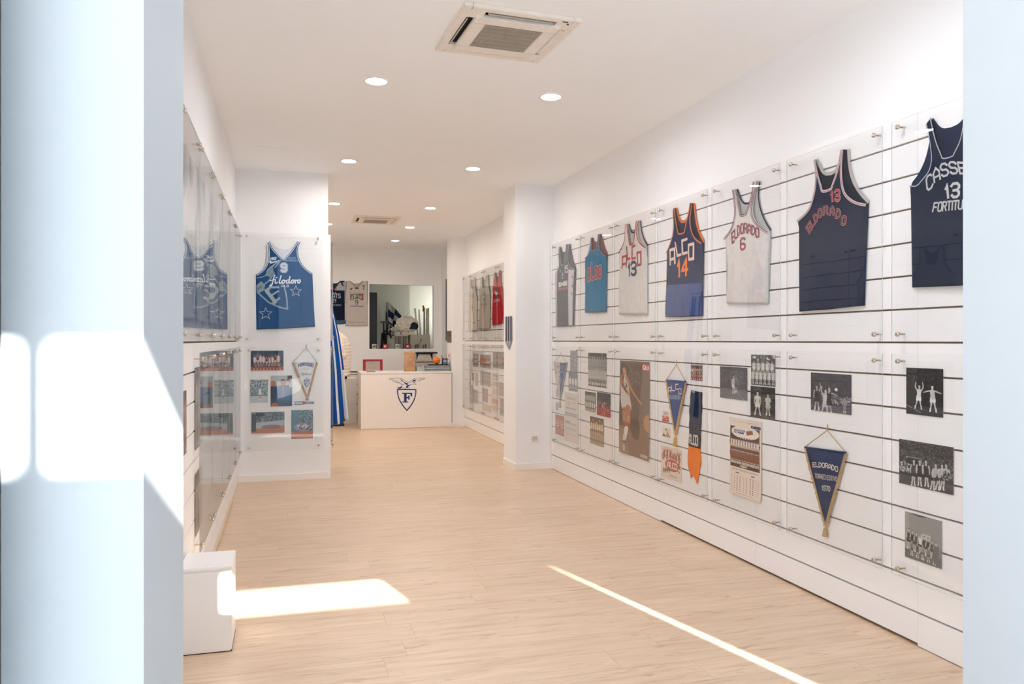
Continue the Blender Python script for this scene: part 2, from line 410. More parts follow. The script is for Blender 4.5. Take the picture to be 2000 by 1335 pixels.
aircon(1.118, 4.037, .62, .63, math.radians(3.0), 'near square white cassette air conditioner in the ceiling with grey grille')
aircon(1.145, 10.73, .60, .60, 0, 'far square white cassette air conditioner seen above the counter aisle')
# ceiling hatch outline
MB().box(-.28, .05, 6.95, 7.55, -.002, 0).build('access_hatch', M_CEIL, loc=(0, 0, H - .001))
o = bpy.data.objects['access_hatch']; tag(o, 'flat white access hatch in the ceiling before the left column', 'hatch')
# socket on the right column
t = empty('wall_socket', M=Surf('front', 7.89).mat(*Surf('front', 7.89).uv(1044.7, 855.5))); tag(t, 'white double wall socket low on the right column face', 'socket')
MB().bevbox(-.058, .058, -.040, .040, 0, .010, .003).build('faceplate', M_TRIM, t)
for dx in (-.02, .012): MB().bevbox(dx - .012, dx + .012, -.022, .022, .009, .013, .002).build('insert', mat('socket_grey', '#cfccc8', .4), t)

# ------------------------------------------------------------ acrylic sheets on steel studs
stud_m = MB().lathe([(0.004, -0.0292), (0.004, 0.006), (0.0105, 0.006), (0.0115, 0.009), (0.0105, 0.016), (0.007, 0.018), (0.0001, 0.018)], 16).mesh('stud', M_STEEL, True)
acr_cache = {}
def sheet(S, u0, u1, v0, v1, label, off=0.03, group='clear acrylic sheets fixed over the display walls', th=0.004, studs=True):
    t = empty('acrylic_sheet', M=S.mat((u0 + u1) / 2, (v0 + v1) / 2, off)); tag(t, label, 'acrylic sheet', group)
    a, c = (u1 - u0) / 2, (v1 - v0) / 2
    m = MB(); m.box(-a, a, -c, c, 0, th)
    for k in range(6): m.m[k] = 0 if k < 2 else 1
    o = m.build('sheet', [M_ACR, M_ACRE], t)
    if studs:
        for sx in (-1, 1):
            for sy in (-1, 1): inst('stud', stud_m, t, (sx * (a - .045), sy * (c - .032), 0))
    return t
SR_ = Surf('right', SR); SL_ = Surf('left', SL)
def near_to_far(i): return ['nearest the street', 'second from the street', 'third from the street', 'fourth from the street', 'fifth from the street', 'sixth from the street', 'seventh from the street', 'eighth from the street'][i]
right_what = ['over the dark jersey cut by the pier', 'over the navy jersey with round letters and number 13', 'over the white jersey number 6', 'over the navy jersey with orange trim', 'over the white jersey with red letters', 'over the teal jersey', 'over the grey jersey by the column']
low_what = ['over the three black and white photographs at the right', 'over the navy pennant dated 1970', 'over the calendar', 'over the blue pennant and the scarf', 'over the tall brown poster', 'over the four team photographs', 'over the cream and blue pennant by the column']
for k in range(7):
    yr = [2.225, 3.028, 3.814, 4.608, 5.371, 6.173, 6.977][k]; yl = [2.969, 3.752, 4.55, 5.329, 6.14, 6.943, 7.756][k]
    sheet(SR_, -yl, -yr, 1.355, 2.355, 'upper clear acrylic sheet ' + right_what[k])
    sheet(SR_, -yl, -yr, 0.295, 1.297, 'lower clear acrylic sheet ' + low_what[k])
for k, (a, c) in enumerate(((8.42, 9.17), (9.21, 9.98), (10.02, 10.76), (10.80, 11.56), (11.58, 12.10))):
    sheet(SR_, -c, -a, 1.355, 2.355, 'upper acrylic sheet beyond the right column, %s' % near_to_far(k).replace('the street', 'the column'))
    sheet(SR_, -c, -a, 0.295, 1.297, 'lower acrylic sheet beyond the right column, %s' % near_to_far(k).replace('the street', 'the column'))
for k in range(6):
    a = 3.50 + 0.70 * k
    sheet(SL_, a, a + .685, 1.355, 2.355, 'upper acrylic sheet on the left wall, %s' % near_to_far(k))
    if k: sheet(SL_, a, a + .685, 0.295, 1.297, 'lower acrylic sheet on the left wall, %s below the upper row' % near_to_far(k))
SP = Surf('front', 7.93)
def sheet_px(S, x0, y0, x1, y1, label, off=.03):
    a = S.uv(x0, y1); c = S.uv(x1, y0); return sheet(S, a[0], c[0], a[1], c[1], label, off)
sheet_px(SP, 473, 460, 630, 668, 'upper acrylic sheet on the left column over the blue jersey')
sheet_px(SP, 477, 677, 631, 880, 'lower acrylic sheet on the left column over photographs and a pennant')
for v0, v1, n in ((1.355, 2.355, 'upper'), (.295, 1.297, 'lower')):
    sheet(Surf('left', 0.4065), 7.95, 8.28, v0, v1, n + ' acrylic sheet on the aisle side of the left column', .02)
# ------------------------------------------------------------ lettering: a stroke alphabet on a 4 x 6 grid
GL = {
'A': '00 04 26 44 40/02 42', 'B': '00 06 36 45 44 33 03/33 42 41 30 00', 'C': '45 36 16 05 01 10 30 41', 'D': '00 06 26 44 42 20 00', 'E': '46 06 00 40/03 33',
'F': '46 06 00/03 33', 'G': '45 36 16 05 01 10 30 41 43 23', 'H': '00 06/40 46/03 43', 'I': '20 26', 'J': '46 41 30 10 01', 'K': '00 06/46 03 40', 'L': '06 00 40',
'M': '00 06 23 46 40', 'N': '00 06 40 46', 'O': '10 01 05 16 36 45 41 30 10', 'P': '00 06 36 45 44 33 03', 'Q': '10 01 05 16 36 45 41 30 10/22 40', 'R': '00 06 36 45 44 33 03/23 40',
'S': '45 36 16 05 04 13 33 42 41 30 10 01', 'T': '06 46/26 20', 'U': '06 01 10 30 41 46', 'V': '06 20 46', 'W': '06 10 23 30 46', 'X': '00 46/06 40', 'Y': '06 23 46/23 20', 'Z': '06 46 00 40',
'0': '10 01 05 16 36 45 41 30 10', '1': '14 26 20', '2': '05 16 36 45 44 00 40', '3': '05 16 36 45 44 33 13/33 42 41 30 10 01', '4': '30 36 02 42', '5': '46 06 04 34 43 41 30 10 01',
'6': '45 36 16 05 01 10 30 41 42 33 03', '7': '06 46 20', '8': '13 04 05 16 36 45 44 33 13 02 01 10 30 41 42 33', '9': '01 10 30 41 45 36 16 05 04 13 43',
'a': '00 06 46 40/02 42', 'l': '06 00 40', 'c': '46 06 00 40', 'o': '00 06 46 40 00', ' ': '', '.': '20 21', '-': '13 33', "'": '26 25',
'q': '44 14 03 01 10 30 44 40', 'r': '00 04/03 14 34', 'i': '20 24/26 26', 't': '26 21 30 40/04 44', 'e': '02 42 33 14 03 01 10 30 41', 'd': '46 40/42 34 14 02 10 30 42', 'u': '04 01 10 30 41/44 40',
'n': '00 04/03 14 34 43 40', 's': '43 34 14 03 31 10 01', 'p': '04 00/04 34 43 41 30 00', 'g': '44 14 03 12 42/44 40 10',
'\u00e6': '41 30 10 01 03 14 34 43/44 40', '\u0142': '16 11 20 30', '\u0107': '43 34 14 03 01 10 30 41', '\u00f6': '10 01 03 14 34 43 41 30 10', 'f': '35 46 36 25 1- ', }
GL['f'] = '46 36 25 20 1* 0*/04 44'
def glyph(ch):
    out = []
    for st in GL.get(ch, '').split('/'):
        p = []
        for tkn in st.split():
            x = int(tkn[0]); yv = -1.2 if tkn[1] == '*' else (0 if tkn[1] == '-' else int(tkn[1]))
            p.append((x / 4.0, yv / 6.0))
        if len(p) > 1: out.append(p)
        elif len(p) == 1: out.append([p[0], (p[0][0] + .02, p[0][1] + .06)])
    return out
def text_strokes(txt, gap=0.35, arc=0.0, cond=None):
    """polylines in the unit square; arc lifts the middle letters"""
    adv = [.16 if ch in 'Ii' else .62 if ch == '1' else 1.0 for ch in txt]; pos = [0.0]
    for a in adv: pos.append(pos[-1] + a + gap)
    tot = pos[-1] - gap; out = []
    for k_, ch in enumerate(txt):
        i = pos[k_] / (1 + gap) - (.42 / (1 + gap) if ch in 'Ii' else .12 / (1 + gap) if ch == '1' else 0)
        for st in glyph(ch):
            out.append([((i * (1 + gap) + x) / tot, y + arc * (1 - (2 * ((i * (1 + gap) + (x * .6 + .2)) / tot) - 1) ** 2)) for x, y in st])
    return out
def bil(q, s, t):
    (tl, tr, br, bl) = q
    return tuple((bl[i] * (1 - s) + br[i] * s) * (1 - t) + (tl[i] * (1 - s) + tr[i] * s) * t for i in (0, 1))
def ribbons(mb, strokes, wd, off, hf, mi=0, step=0.012, ext=.35):
    for st in strokes:
        pts = [Vector(st[0])]
        for a, b in zip(st, st[1:]):
            a = Vector(a); b = Vector(b); n = max(1, int((b - a).length / step))
            pts += [a + (b - a) * (k + 1) / n for k in range(n)]
        m = len(pts)
        if m < 2: continue
        closed = (pts[0] - pts[-1]).length < 1e-6
        L, R = [], []
        for i, p in enumerate(pts):
            if closed: a = pts[i - 1] if i else pts[-2]; c = pts[i + 1] if i < m - 1 else pts[1]
            else: a = pts[max(i - 1, 0)]; c = pts[min(i + 1, m - 1)]
            d1 = (p - a); d2 = (c - p)
            if d1.length < 1e-9: d1 = d2
            if d2.length < 1e-9: d2 = d1
            if d1.length < 1e-9: continue
            d1 = d1.normalized(); d2 = d2.normalized(); nn = Vector((-(d1.y + d2.y), d1.x + d2.x))
            if nn.length < 1e-3: nn = Vector((-d1.y, d1.x))
            nn.normalize(); k = min(1.6, 1 / max(0.35, nn.dot(Vector((-d1.y, d1.x)))))
            e = Vector((0, 0))
            if not closed and i == 0: e = -d2 * wd * ext
            if not closed and i == m - 1: e = d1 * wd * ext
            L.append(p + e + nn * wd / 2 * k); R.append(p + e - nn * wd / 2 * k)
        vs = []
        for p in L: vs.append((p.x, p.y, hf(p.x, p.y) + off))
        for p in R: vs.append((p.x, p.y, hf(p.x, p.y) + off))
        q = len(L); mb.add(vs, [(i, q + i, q + i + 1, i + 1) for i in range(q - 1)], mi)
def fillpoly(mb, pts, off, hf, mi=0):
    """flat filled outline (fan from its centroid) laid on the surface"""
    cx = sum(p[0] for p in pts) / len(pts); cy = sum(p[1] for p in pts) / len(pts)
    vs = [(cx, cy, hf(cx, cy) + off)]; n = len(pts)
    for f in (.5, 1.0):
        for p in pts:
            x = cx + (p[0] - cx) * f; y = cy + (p[1] - cy) * f; vs.append((x, y, hf(x, y) + off))
    fs = [(0, 1 + i, 1 + (i + 1) % n) for i in range(n)] + [(1 + i, 1 + n + i, 1 + n + (i + 1) % n, 1 + (i + 1) % n) for i in range(n)]
    area = sum(pts[i][0] * pts[(i + 1) % n][1] - pts[(i + 1) % n][0] * pts[i][1] for i in range(n))
    if area < 0: fs = [f[::-1] for f in fs]
    mb.add(vs, fs, mi)
def circ(c, rx, ry=None, n=24, a0=0, a1=360):
    ry = rx if ry is None else ry
    return [(c[0] + rx * math.cos(math.radians(a0 + (a1 - a0) * k / n)), c[1] + ry * math.sin(math.radians(a0 + (a1 - a0) * k / n))) for k in range(n + (0 if a1 - a0 == 360 else 1))]
def star(c, r, rx=1.0):
    return [(c[0] + rx * (r if k % 2 == 0 else r * .42) * math.cos(math.pi / 2 + math.pi * k / 5), c[1] + (r if k % 2 == 0 else r * .42) * math.sin(math.pi / 2 + math.pi * k / 5)) for k in range(10)]
FLAT = lambda x, y: 0.0

class Text:
    """lettering given by the quad of the photograph it fills"""
    def __init__(s, txt, quad, fills, wd=0.2, gap=.3, arc=0, name='lettering'):
        s.txt, s.quad, s.fills, s.wd, s.gap, s.arc, s.name = txt, quad, fills, wd, gap, arc, name

# ------------------------------------------------------------ painted prints (colour per vertex on a fine grid)
class Canvas:
    def __init__(s, w, h, col):
        w, h = int(w * 1.5), int(h * 1.5); s.w, s.h = w, h; s.a = np.zeros((h, w, 3)); s.a[:] = lin(col)
        s.y, s.x = np.mgrid[0:h, 0:w]; s.x = (s.x + .5) / w; s.y = (s.y + .5) / h; s.asp = w / h
    def put(s, m, col, al=1.0):
        c = np.array(lin(col)); s.a[m] = s.a[m] * (1 - al) + c * al; return s
    def rect(s, x0, x1, y0, y1, col, al=1.0): return s.put((s.x >= x0) & (s.x <= x1) & (s.y >= y0) & (s.y <= y1), col, al)
    def ell(s, cx, cy, rx, ry, col, al=1.0): return s.put(((s.x - cx) / rx) ** 2 + ((s.y - cy) / ry) ** 2 <= 1, col, al)
    def cap(s, x0, y0, x1, y1, r, col, r1=None):
        """limb; r in units of the height"""
        r1 = r if r1 is None else r1
        X, Y = s.x * s.asp, s.y; ax, bx = x0 * s.asp, x1 * s.asp; dx, dy = bx - ax, y1 - y0; l2 = dx * dx + dy * dy + 1e-9
        t = np.clip(((X - ax) * dx + (Y - y0) * dy) / l2, 0, 1)
        return s.put(np.hypot(X - ax - t * dx, Y - y0 - t * dy) <= r + (r1 - r) * t, col)
    def poly(s, pts, col, al=1.0):
        m = np.zeros(s.x.shape, bool); n = len(pts)
        for i in range(n):
            (x0, y0), (x1, y1) = pts[i], pts[(i + 1) % n]
            if y0 == y1: continue
            m ^= ((y0 > s.y) != (y1 > s.y)) & (s.x < (x1 - x0) * (s.y - y0) / (y1 - y0) + x0)
        return s.put(m, col, al)
    def speck(s, x0, x1, y0, y1, cols, n, r, seed=0):
        g = np.random.RandomState(seed)
        for k in range(n): s.ell(g.uniform(x0, x1), g.uniform(y0, y1), r * g.uniform(.6, 1.3) / s.asp, r * g.uniform(.7, 1.6), cols[g.randint(len(cols))])
        return s
    def noise(s, amt, seed=0):
        g = np.random.RandomState(seed); s.a = np.clip(s.a * (1 + amt * g.randn(s.h, s.w, 1)), 0, 1); return s
    def text(s, txt, x0, x1, y0, y1, col, r=0.012, gap=.3):
        for st in text_strokes(txt, gap):
            for (a, b), (c, d) in zip(st, st[1:]): s.cap(x0 + a * (x1 - x0), y0 + b * (y1 - y0), x0 + c * (x1 - x0), y0 + d * (y1 - y0), r, col)
        return s
    def lines(s, x0, x1, y0, y1, n, col, seed=0, th=.25, al=.8):
        g = np.random.RandomState(seed)
        for k in range(n):
            y = y0 + (y1 - y0) * (k + .5) / n; q = (y1 - y0) / n * th; a = x0
            while a < x1:
                l = g.uniform(.03, .11); s.rect(a, min(a + l, x1), y - q, y + q, col, al); a += l + .018
        return s
    def man(s, x, y, h, shirt='#e8e8e8', shorts='#e0e0e0', skin='#b9b9b9', hair='#202020', arms='down', legs=0.05, lean=0.0, face=True):
        """a player: x of the feet, y of the feet, height h (fractions of the picture height)"""
        A = 1 / s.asp; hx = x + lean * h * A
        hip = y + .50 * h; sh = y + .80 * h; mx = x + lean * h * A * .5
        for sg in (-1, 1):
            fx = x + sg * legs * h * A
            s.cap(mx + sg * .035 * h * A, hip, (mx + fx) / 2 + sg * .01 * h * A, y + .27 * h, .040 * h, skin, .028 * h)
            s.cap((mx + fx) / 2 + sg * .01 * h * A, y + .27 * h, fx, y + .04 * h, .026 * h, skin, .018 * h)
            s.cap(fx, y + .12 * h, fx, y + .03 * h, .022 * h, '#d8d8d8'); s.cap(fx, y + .02 * h, fx + sg * .02 * h * A, y + .012 * h, .02 * h, '#e4e4e4')
            s.cap(mx + sg * .035 * h * A, hip + .02 * h, mx + sg * .05 * h * A, y + .38 * h, .055 * h, shorts)
        s.cap(mx, hip + .03 * h, hx, sh - .06 * h, .075 * h, shirt, .085 * h)
        P = {'down': ((.13, .62), (.12, .47)), 'up': ((.16, .92), (.13, 1.08)), 'out': ((.20, .74), (.30, .70)), 'cross': ((.12, .62), (.02, .60)), 'one': None}
        for sg in (-1, 1):
            (ex, ey), (wx, wy) = P[arms] if P.get(arms) else (P['up'] if sg > 0 else P['down'])
            s.cap(hx + sg * .095 * h * A, sh - .03 * h, hx + sg * ex * h * A, y + ey * h, .026 * h, skin, .022 * h)
            s.cap(hx + sg * ex * h * A, y + ey * h, hx + sg * wx * h * A, y + wy * h, .021 * h, skin, .016 * h)
        s.cap(hx, sh - .02 * h, hx, sh + .05 * h, .028 * h, skin)
        s.ell(hx, y + .925 * h, .052 * h * A, .068 * h, hair); s.ell(hx, y + .91 * h, .042 * h * A, .052 * h, skin)
        return s
def paint(mb_name, cv, W, Hh, th=0.0015, parent=None, hf=None, M=None, back=None):
    """one sheet: front is the painted grid, with real thickness"""
    nx, ny = cv.w, cv.h
    xs = np.linspace(-W / 2, W / 2, nx); ys = np.linspace(-Hh / 2, Hh / 2, ny)
    X, Y = np.meshgrid(xs, ys); Z = np.full(X.shape, th)
    if hf is not None: Z = Z + hf(X, Y)
    V = np.stack([X, Y, Z], -1).reshape(-1, 3); idx = np.arange(nx * ny).reshape(ny, nx)
    Fq = np.stack([idx[:-1, :-1], idx[:-1, 1:], idx[1:, 1:], idx[1:, :-1]], -1).reshape(-1, 4)
    ring = list(idx[0, :]) + list(idx[1:, -1]) + list(idx[-1, -2::-1]) + list(idx[-2:0:-1, 0])
    n0 = len(V); R = V[ring].copy(); R[:, 2] -= th
    V = np.vstack([V, R]); m = len(ring)
    S = np.array([[ring[(i + 1) % m], ring[i], n0 + i, n0 + (i + 1) % m] for i in range(m)])
    me = bpy.data.meshes.new(mb_name)
    faces = Fq.tolist() + S.tolist()
    if hf is None: faces.append(list(range(n0 + m - 1, n0 - 1, -1)))
    else:
        nb = len(V); B = V[:n0].copy(); B[:, 2] -= th; V = np.vstack([V, B]); faces += (Fq[:, ::-1] + nb).tolist()
    me.from_pydata(V.tolist(), [], faces); me.materials.append(M_PRINT)
    ca = me.color_attributes.new('Col', 'FLOAT_COLOR', 'POINT')
    C4 = np.ones((len(V), 4)); C4[:n0, :3] = cv.a.reshape(-1, 3); C4[n0:, :3] = lin('#e6e2dc')
    ca.data.foreach_set('color', C4.reshape(-1)); me.update()
    o = bpy.data.objects.new(mb_name, me); COL.objects.link(o)
    if parent: o.parent = parent
    if M is not None: o.matrix_world = M
    return o
def pic(S, px4, cv, name, label, cat='photograph', group=None, off=0.002, th=0.0015, hf=None):
    """px4: four corners TL TR BR BL, or (x0,y0,x1,y1)"""
    if len(px4) == 4 and not isinstance(px4[0], tuple):
        x0, y0, x1, y1 = px4; px4 = ((x0, y0), (x1, y0), (x1, y1), (x0, y1))
    q = [S.uv(*p) for p in px4]
    u0 = (q[0][0] + q[3][0]) / 2; u1 = (q[1][0] + q[2][0]) / 2; v1 = (q[0][1] + q[1][1]) / 2; v0 = (q[2][1] + q[3][1]) / 2
    o = paint(name, cv, u1 - u0, v1 - v0, th, hf=hf, M=S.mat((u0 + u1) / 2, (v0 + v1) / 2, off))
    tag(o, label, cat, group); return o

# ------------------------------------------------------------ jerseys
def weld(o):
    bm = bmesh.new(); bm.from_mesh(o.data); bmesh.ops.remove_doubles(bm, verts=bm.verts[:], dist=0.0006); bm.to_mesh(o.data); bm.free()
    return o
def resample(poly, n=200):
    P = np.array(poly, float); d = np.r_[0, np.cumsum(np.hypot(*np.diff(P, axis=0).T))]; t = np.linspace(0, d[-1], n)
    return np.c_[np.interp(t, d, P[:, 0]), np.interp(t, d, P[:, 1])]
def smooth(P, k=2):
    P = np.array(P, float)
    for _ in range(k):
        Q = [P[0]]
        for a, b in zip(P, P[1:]): Q += [a * .75 + b * .25, a * .25 + b * .75]
        Q.append(P[-1]); P = np.array(Q)
    return P
def jersey(S, name, label, left, right, neckL, neckR, body, back_left=None, back_right=None, back_neck=None, back='#222222', trims=(), texts=(), extra=None,
           seed=1, fold=0.0, group='basketball jerseys pinned to the right wall', side=None, depth=0.016, arm_i=None, v_neck=False, back_trim=None, trim_w=0.012):
    """left/right: hem -> armpit -> strap top (photo pixels); neckL/neckR: neck bottom -> strap inner top. Index arm_i of left/right is the armpit."""
    g = random.Random(seed); ph = [g.uniform(0, 6.28) for _ in range(8)]
    c2 = [S.uv(*p) for p in left]; c3 = [S.uv(*p) for p in right]
    u0 = (c2[0][0] + c3[0][0]) / 2; v0 = (c2[0][1] + c3[0][1]) / 2
    loc = lambda ps: [(S.uv(*p)[0] - u0, S.uv(*p)[1] - v0) for p in ps]
    Lp, Rp = loc(left), loc(right); NL, NR = loc(neckL), loc(neckR)
    aL, aR = (arm_i or (1, 1)); armL, armR = Lp[aL:], Rp[aR:]
    if not v_neck:
        for N_ in (NL, NR): N_.insert(1, (N_[0][0] + (N_[1][0] - N_[0][0]) * .85, N_[0][1] + (N_[1][1] - N_[0][1]) * .10))
    Ls = np.vstack([np.array(Lp[:aL]), smooth(armL)]) if aL else smooth(armL)
    Rs = np.vstack([np.array(Rp[:aR]), smooth(armR)]) if aR else smooth(armR)
    nLs, nRs = smooth(NL), smooth(NR)
    Wd = max(p[0] for p in Rp) - min(p[0] for p in Lp); Ht = max(Ls[-1][1], Rs[-1][1])
    cbx = (Lp[0][0] + Rp[0][0]) / 2; cby = (Lp[0][1] + Rp[0][1]) / 2 - 0.004
    def hf(u, v):
        r = 0.0018 * math.sin(9 * v + 6 * u + ph[0]) + 0.0015 * math.sin(23 * u - 7 * v + ph[1]) + 0.001 * math.sin(41 * u + 13 * v + ph[2])
        r += 0.0012 * math.sin(34 * v + 30 * u + ph[5]) * (0.5 + .5 * math.sin(5 * u + ph[6]))
        if fold: r += fold * max(0.0, 1 - v / (Ht * .45)) * math.sin(58 * u + ph[3] + 5 * v)
        return depth * (0.65 + .35 * math.cos(min(1.4, abs(u - cbx) / (Wd * .5) * 1.35))) * (0.55 + .45 * min(1, max(0, 1.15 - v / Ht) * 3)) + r * 1.25
    root = empty(name, M=S.mat(u0, v0, 0.0006)); tag(root, label, 'jersey', group)
    def half(mb, outer, inner_bottom, inner, flip, zf, mi=0):
        out = np.array(outer); inn = np.vstack([[inner_bottom], np.array(inner)])
        out[:, 1] = np.maximum.accumulate(out[:, 1] + np.arange(len(out)) * 1e-6); inn[:, 1] = np.maximum.accumulate(inn[:, 1] + np.arange(len(inn)) * 1e-6)
        nb = inn[1][1]; vob = min(nb, out[-1][1] - .02)
        rows = [(0, a) for a in np.linspace(0, 1, 36)] + [(1, a) for a in list(np.linspace(0, .12, 9))[1:] + list(np.linspace(.12, 1, 26))[1:]]
        nc = 12; base = len(mb.v)
        for ph_, a in rows:
            if ph_ == 0: vo = out[0][1] + (vob - out[0][1]) * a; vi = inn[0][1] + (nb - inn[0][1]) * a; ui = inn[0][0] + (inn[1][0] - inn[0][0]) * a
            else: vo = vob + (out[-1][1] - vob) * a; vi = nb + (inn[-1][1] - nb) * a; ui = np.interp(vi, inn[1:, 1], inn[1:, 0])
            uo = np.interp(vo, out[:, 1], out[:, 0]); s = (vo - out[0][1]) / (out[-1][1] - out[0][1])
            for c in range(nc + 1):
                t = c / nc; u = uo + (ui - uo) * t; v = vo + (vi - vo) * t; mb.v.append((u, v, zf(u, v, t, s)))
        for r in range(len(rows) - 1):
            for c in range(nc):
                a = base + r * (nc + 1) + c; q = (a, a + 1, a + nc + 2, a + nc + 1)
                mb.f.append(q[::-1] if flip else q); mb.m.append(mi)
    edge = lambda t: min(1.0, (t / 0.10)) if t < .10 else 1.0
    fz = lambda u, v, t, s: 0.003 + (hf(u, v) - 0.003) * (math.sqrt(edge(t)) if s < .60 else min(1, .45 + .55 * edge(t)))
    f = MB(); half(f, Ls, (cbx, cby), nLs, False, fz); half(f, Rs, (cbx, cby), nRs, True, fz)
    fo = weld(f.build('front_panel', fabric(body), root, True))
    md = fo.modifiers.new('thickness', 'SOLIDIFY'); md.thickness = 0.0012; md.offset = -1
    # back panel
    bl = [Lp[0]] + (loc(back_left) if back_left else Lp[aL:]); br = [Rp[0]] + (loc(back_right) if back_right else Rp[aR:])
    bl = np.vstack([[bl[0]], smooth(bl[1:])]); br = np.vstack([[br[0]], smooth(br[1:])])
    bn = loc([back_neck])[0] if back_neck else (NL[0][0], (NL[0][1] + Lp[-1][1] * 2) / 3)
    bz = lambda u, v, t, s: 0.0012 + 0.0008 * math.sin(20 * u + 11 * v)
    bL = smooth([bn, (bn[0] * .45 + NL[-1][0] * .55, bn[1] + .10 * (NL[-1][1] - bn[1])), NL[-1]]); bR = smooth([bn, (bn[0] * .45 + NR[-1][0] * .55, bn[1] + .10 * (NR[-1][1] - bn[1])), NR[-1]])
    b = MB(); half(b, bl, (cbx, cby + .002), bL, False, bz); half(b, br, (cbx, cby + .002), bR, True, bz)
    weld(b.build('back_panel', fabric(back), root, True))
    if back_trim:
        for nm, crv in (('back_neck_trim', np.vstack([bL[::-1], bR[1:]])), ('back_armhole_trim', br[1:]), ('back_armhole_trim', bl[1:])):
            m = MB(); sg = -1 if nm == 'back_neck_trim' else 1
            ribbons(m, [[tuple(p) for p in crv]], back_trim[1], .0012, lambda u, v: .0012 + 0.0008 * math.sin(20 * u + 11 * v), ext=0); m.build(nm, fabric(back_trim[0]), root)
    # trims: list of (colour, width, inset)
    if trims:
        neck = np.vstack([nLs[::-1], nRs[1:]])
        def inset(P, d, sgn):
            P = np.array(P); T = np.gradient(P, axis=0); L_ = np.hypot(T[:, 0], T[:, 1])[:, None] + 1e-9; T = T / L_
            N = np.c_[-T[:, 1], T[:, 0]] * sgn; return P + N * d
        cl = sorted({c for c, _, _ in trims})
        for nm, crv, sgn in (('neck_trim', neck, -1), ('armhole_trim', np.array(smooth(armL)), -1), ('armhole_trim', np.array(smooth(armR)), 1)):
            m = MB()
            for c, wd, ins in trims:
                ribbons(m, [[tuple(p) for p in inset(crv, ins + wd / 2, sgn)]], wd, .0028, hf if nm == 'neck_trim' else (lambda u, v: hf(u, v)), cl.index(c), ext=0)
            m.build(nm, [fabric(c) for c in cl], root)
    for tx in texts:
        q = loc(tx.quad); hgt = abs((q[0][1] - q[3][1]) + (q[1][1] - q[2][1])) / 2
        st = [[bil(q, x, y) for x, y in s_] for s_ in text_strokes(tx.txt, tx.gap, tx.arc)]
        m = MB()
        for k, (colr, wmul) in enumerate(tx.fills): ribbons(m, st, hgt * tx.wd * wmul, .0035 + .0009 * k, hf, k)
        m.build(tx.name, [ink(c) for c, _ in tx.fills], root)
    if extra: extra(root, loc, hf)
    return root
def patch(root, name, shapes, hf, off=.0035):
    """shapes: list of ('fill', pts, colour) or ('line', pts, width, colour) in the local plane"""
    cols = []; m = MB()
    for k, sh in enumerate(shapes):
        c = sh[-1]
        if c not in cols: cols.append(c)
        if sh[0] == 'fill': fillpoly(m, sh[1], off + .0004 * k, hf, cols.index(c))
        else: ribbons(m, [sh[1]], sh[2], off + .0004 * k, hf, cols.index(c))
    return m.build(name, [ink(c) for c in cols], root)

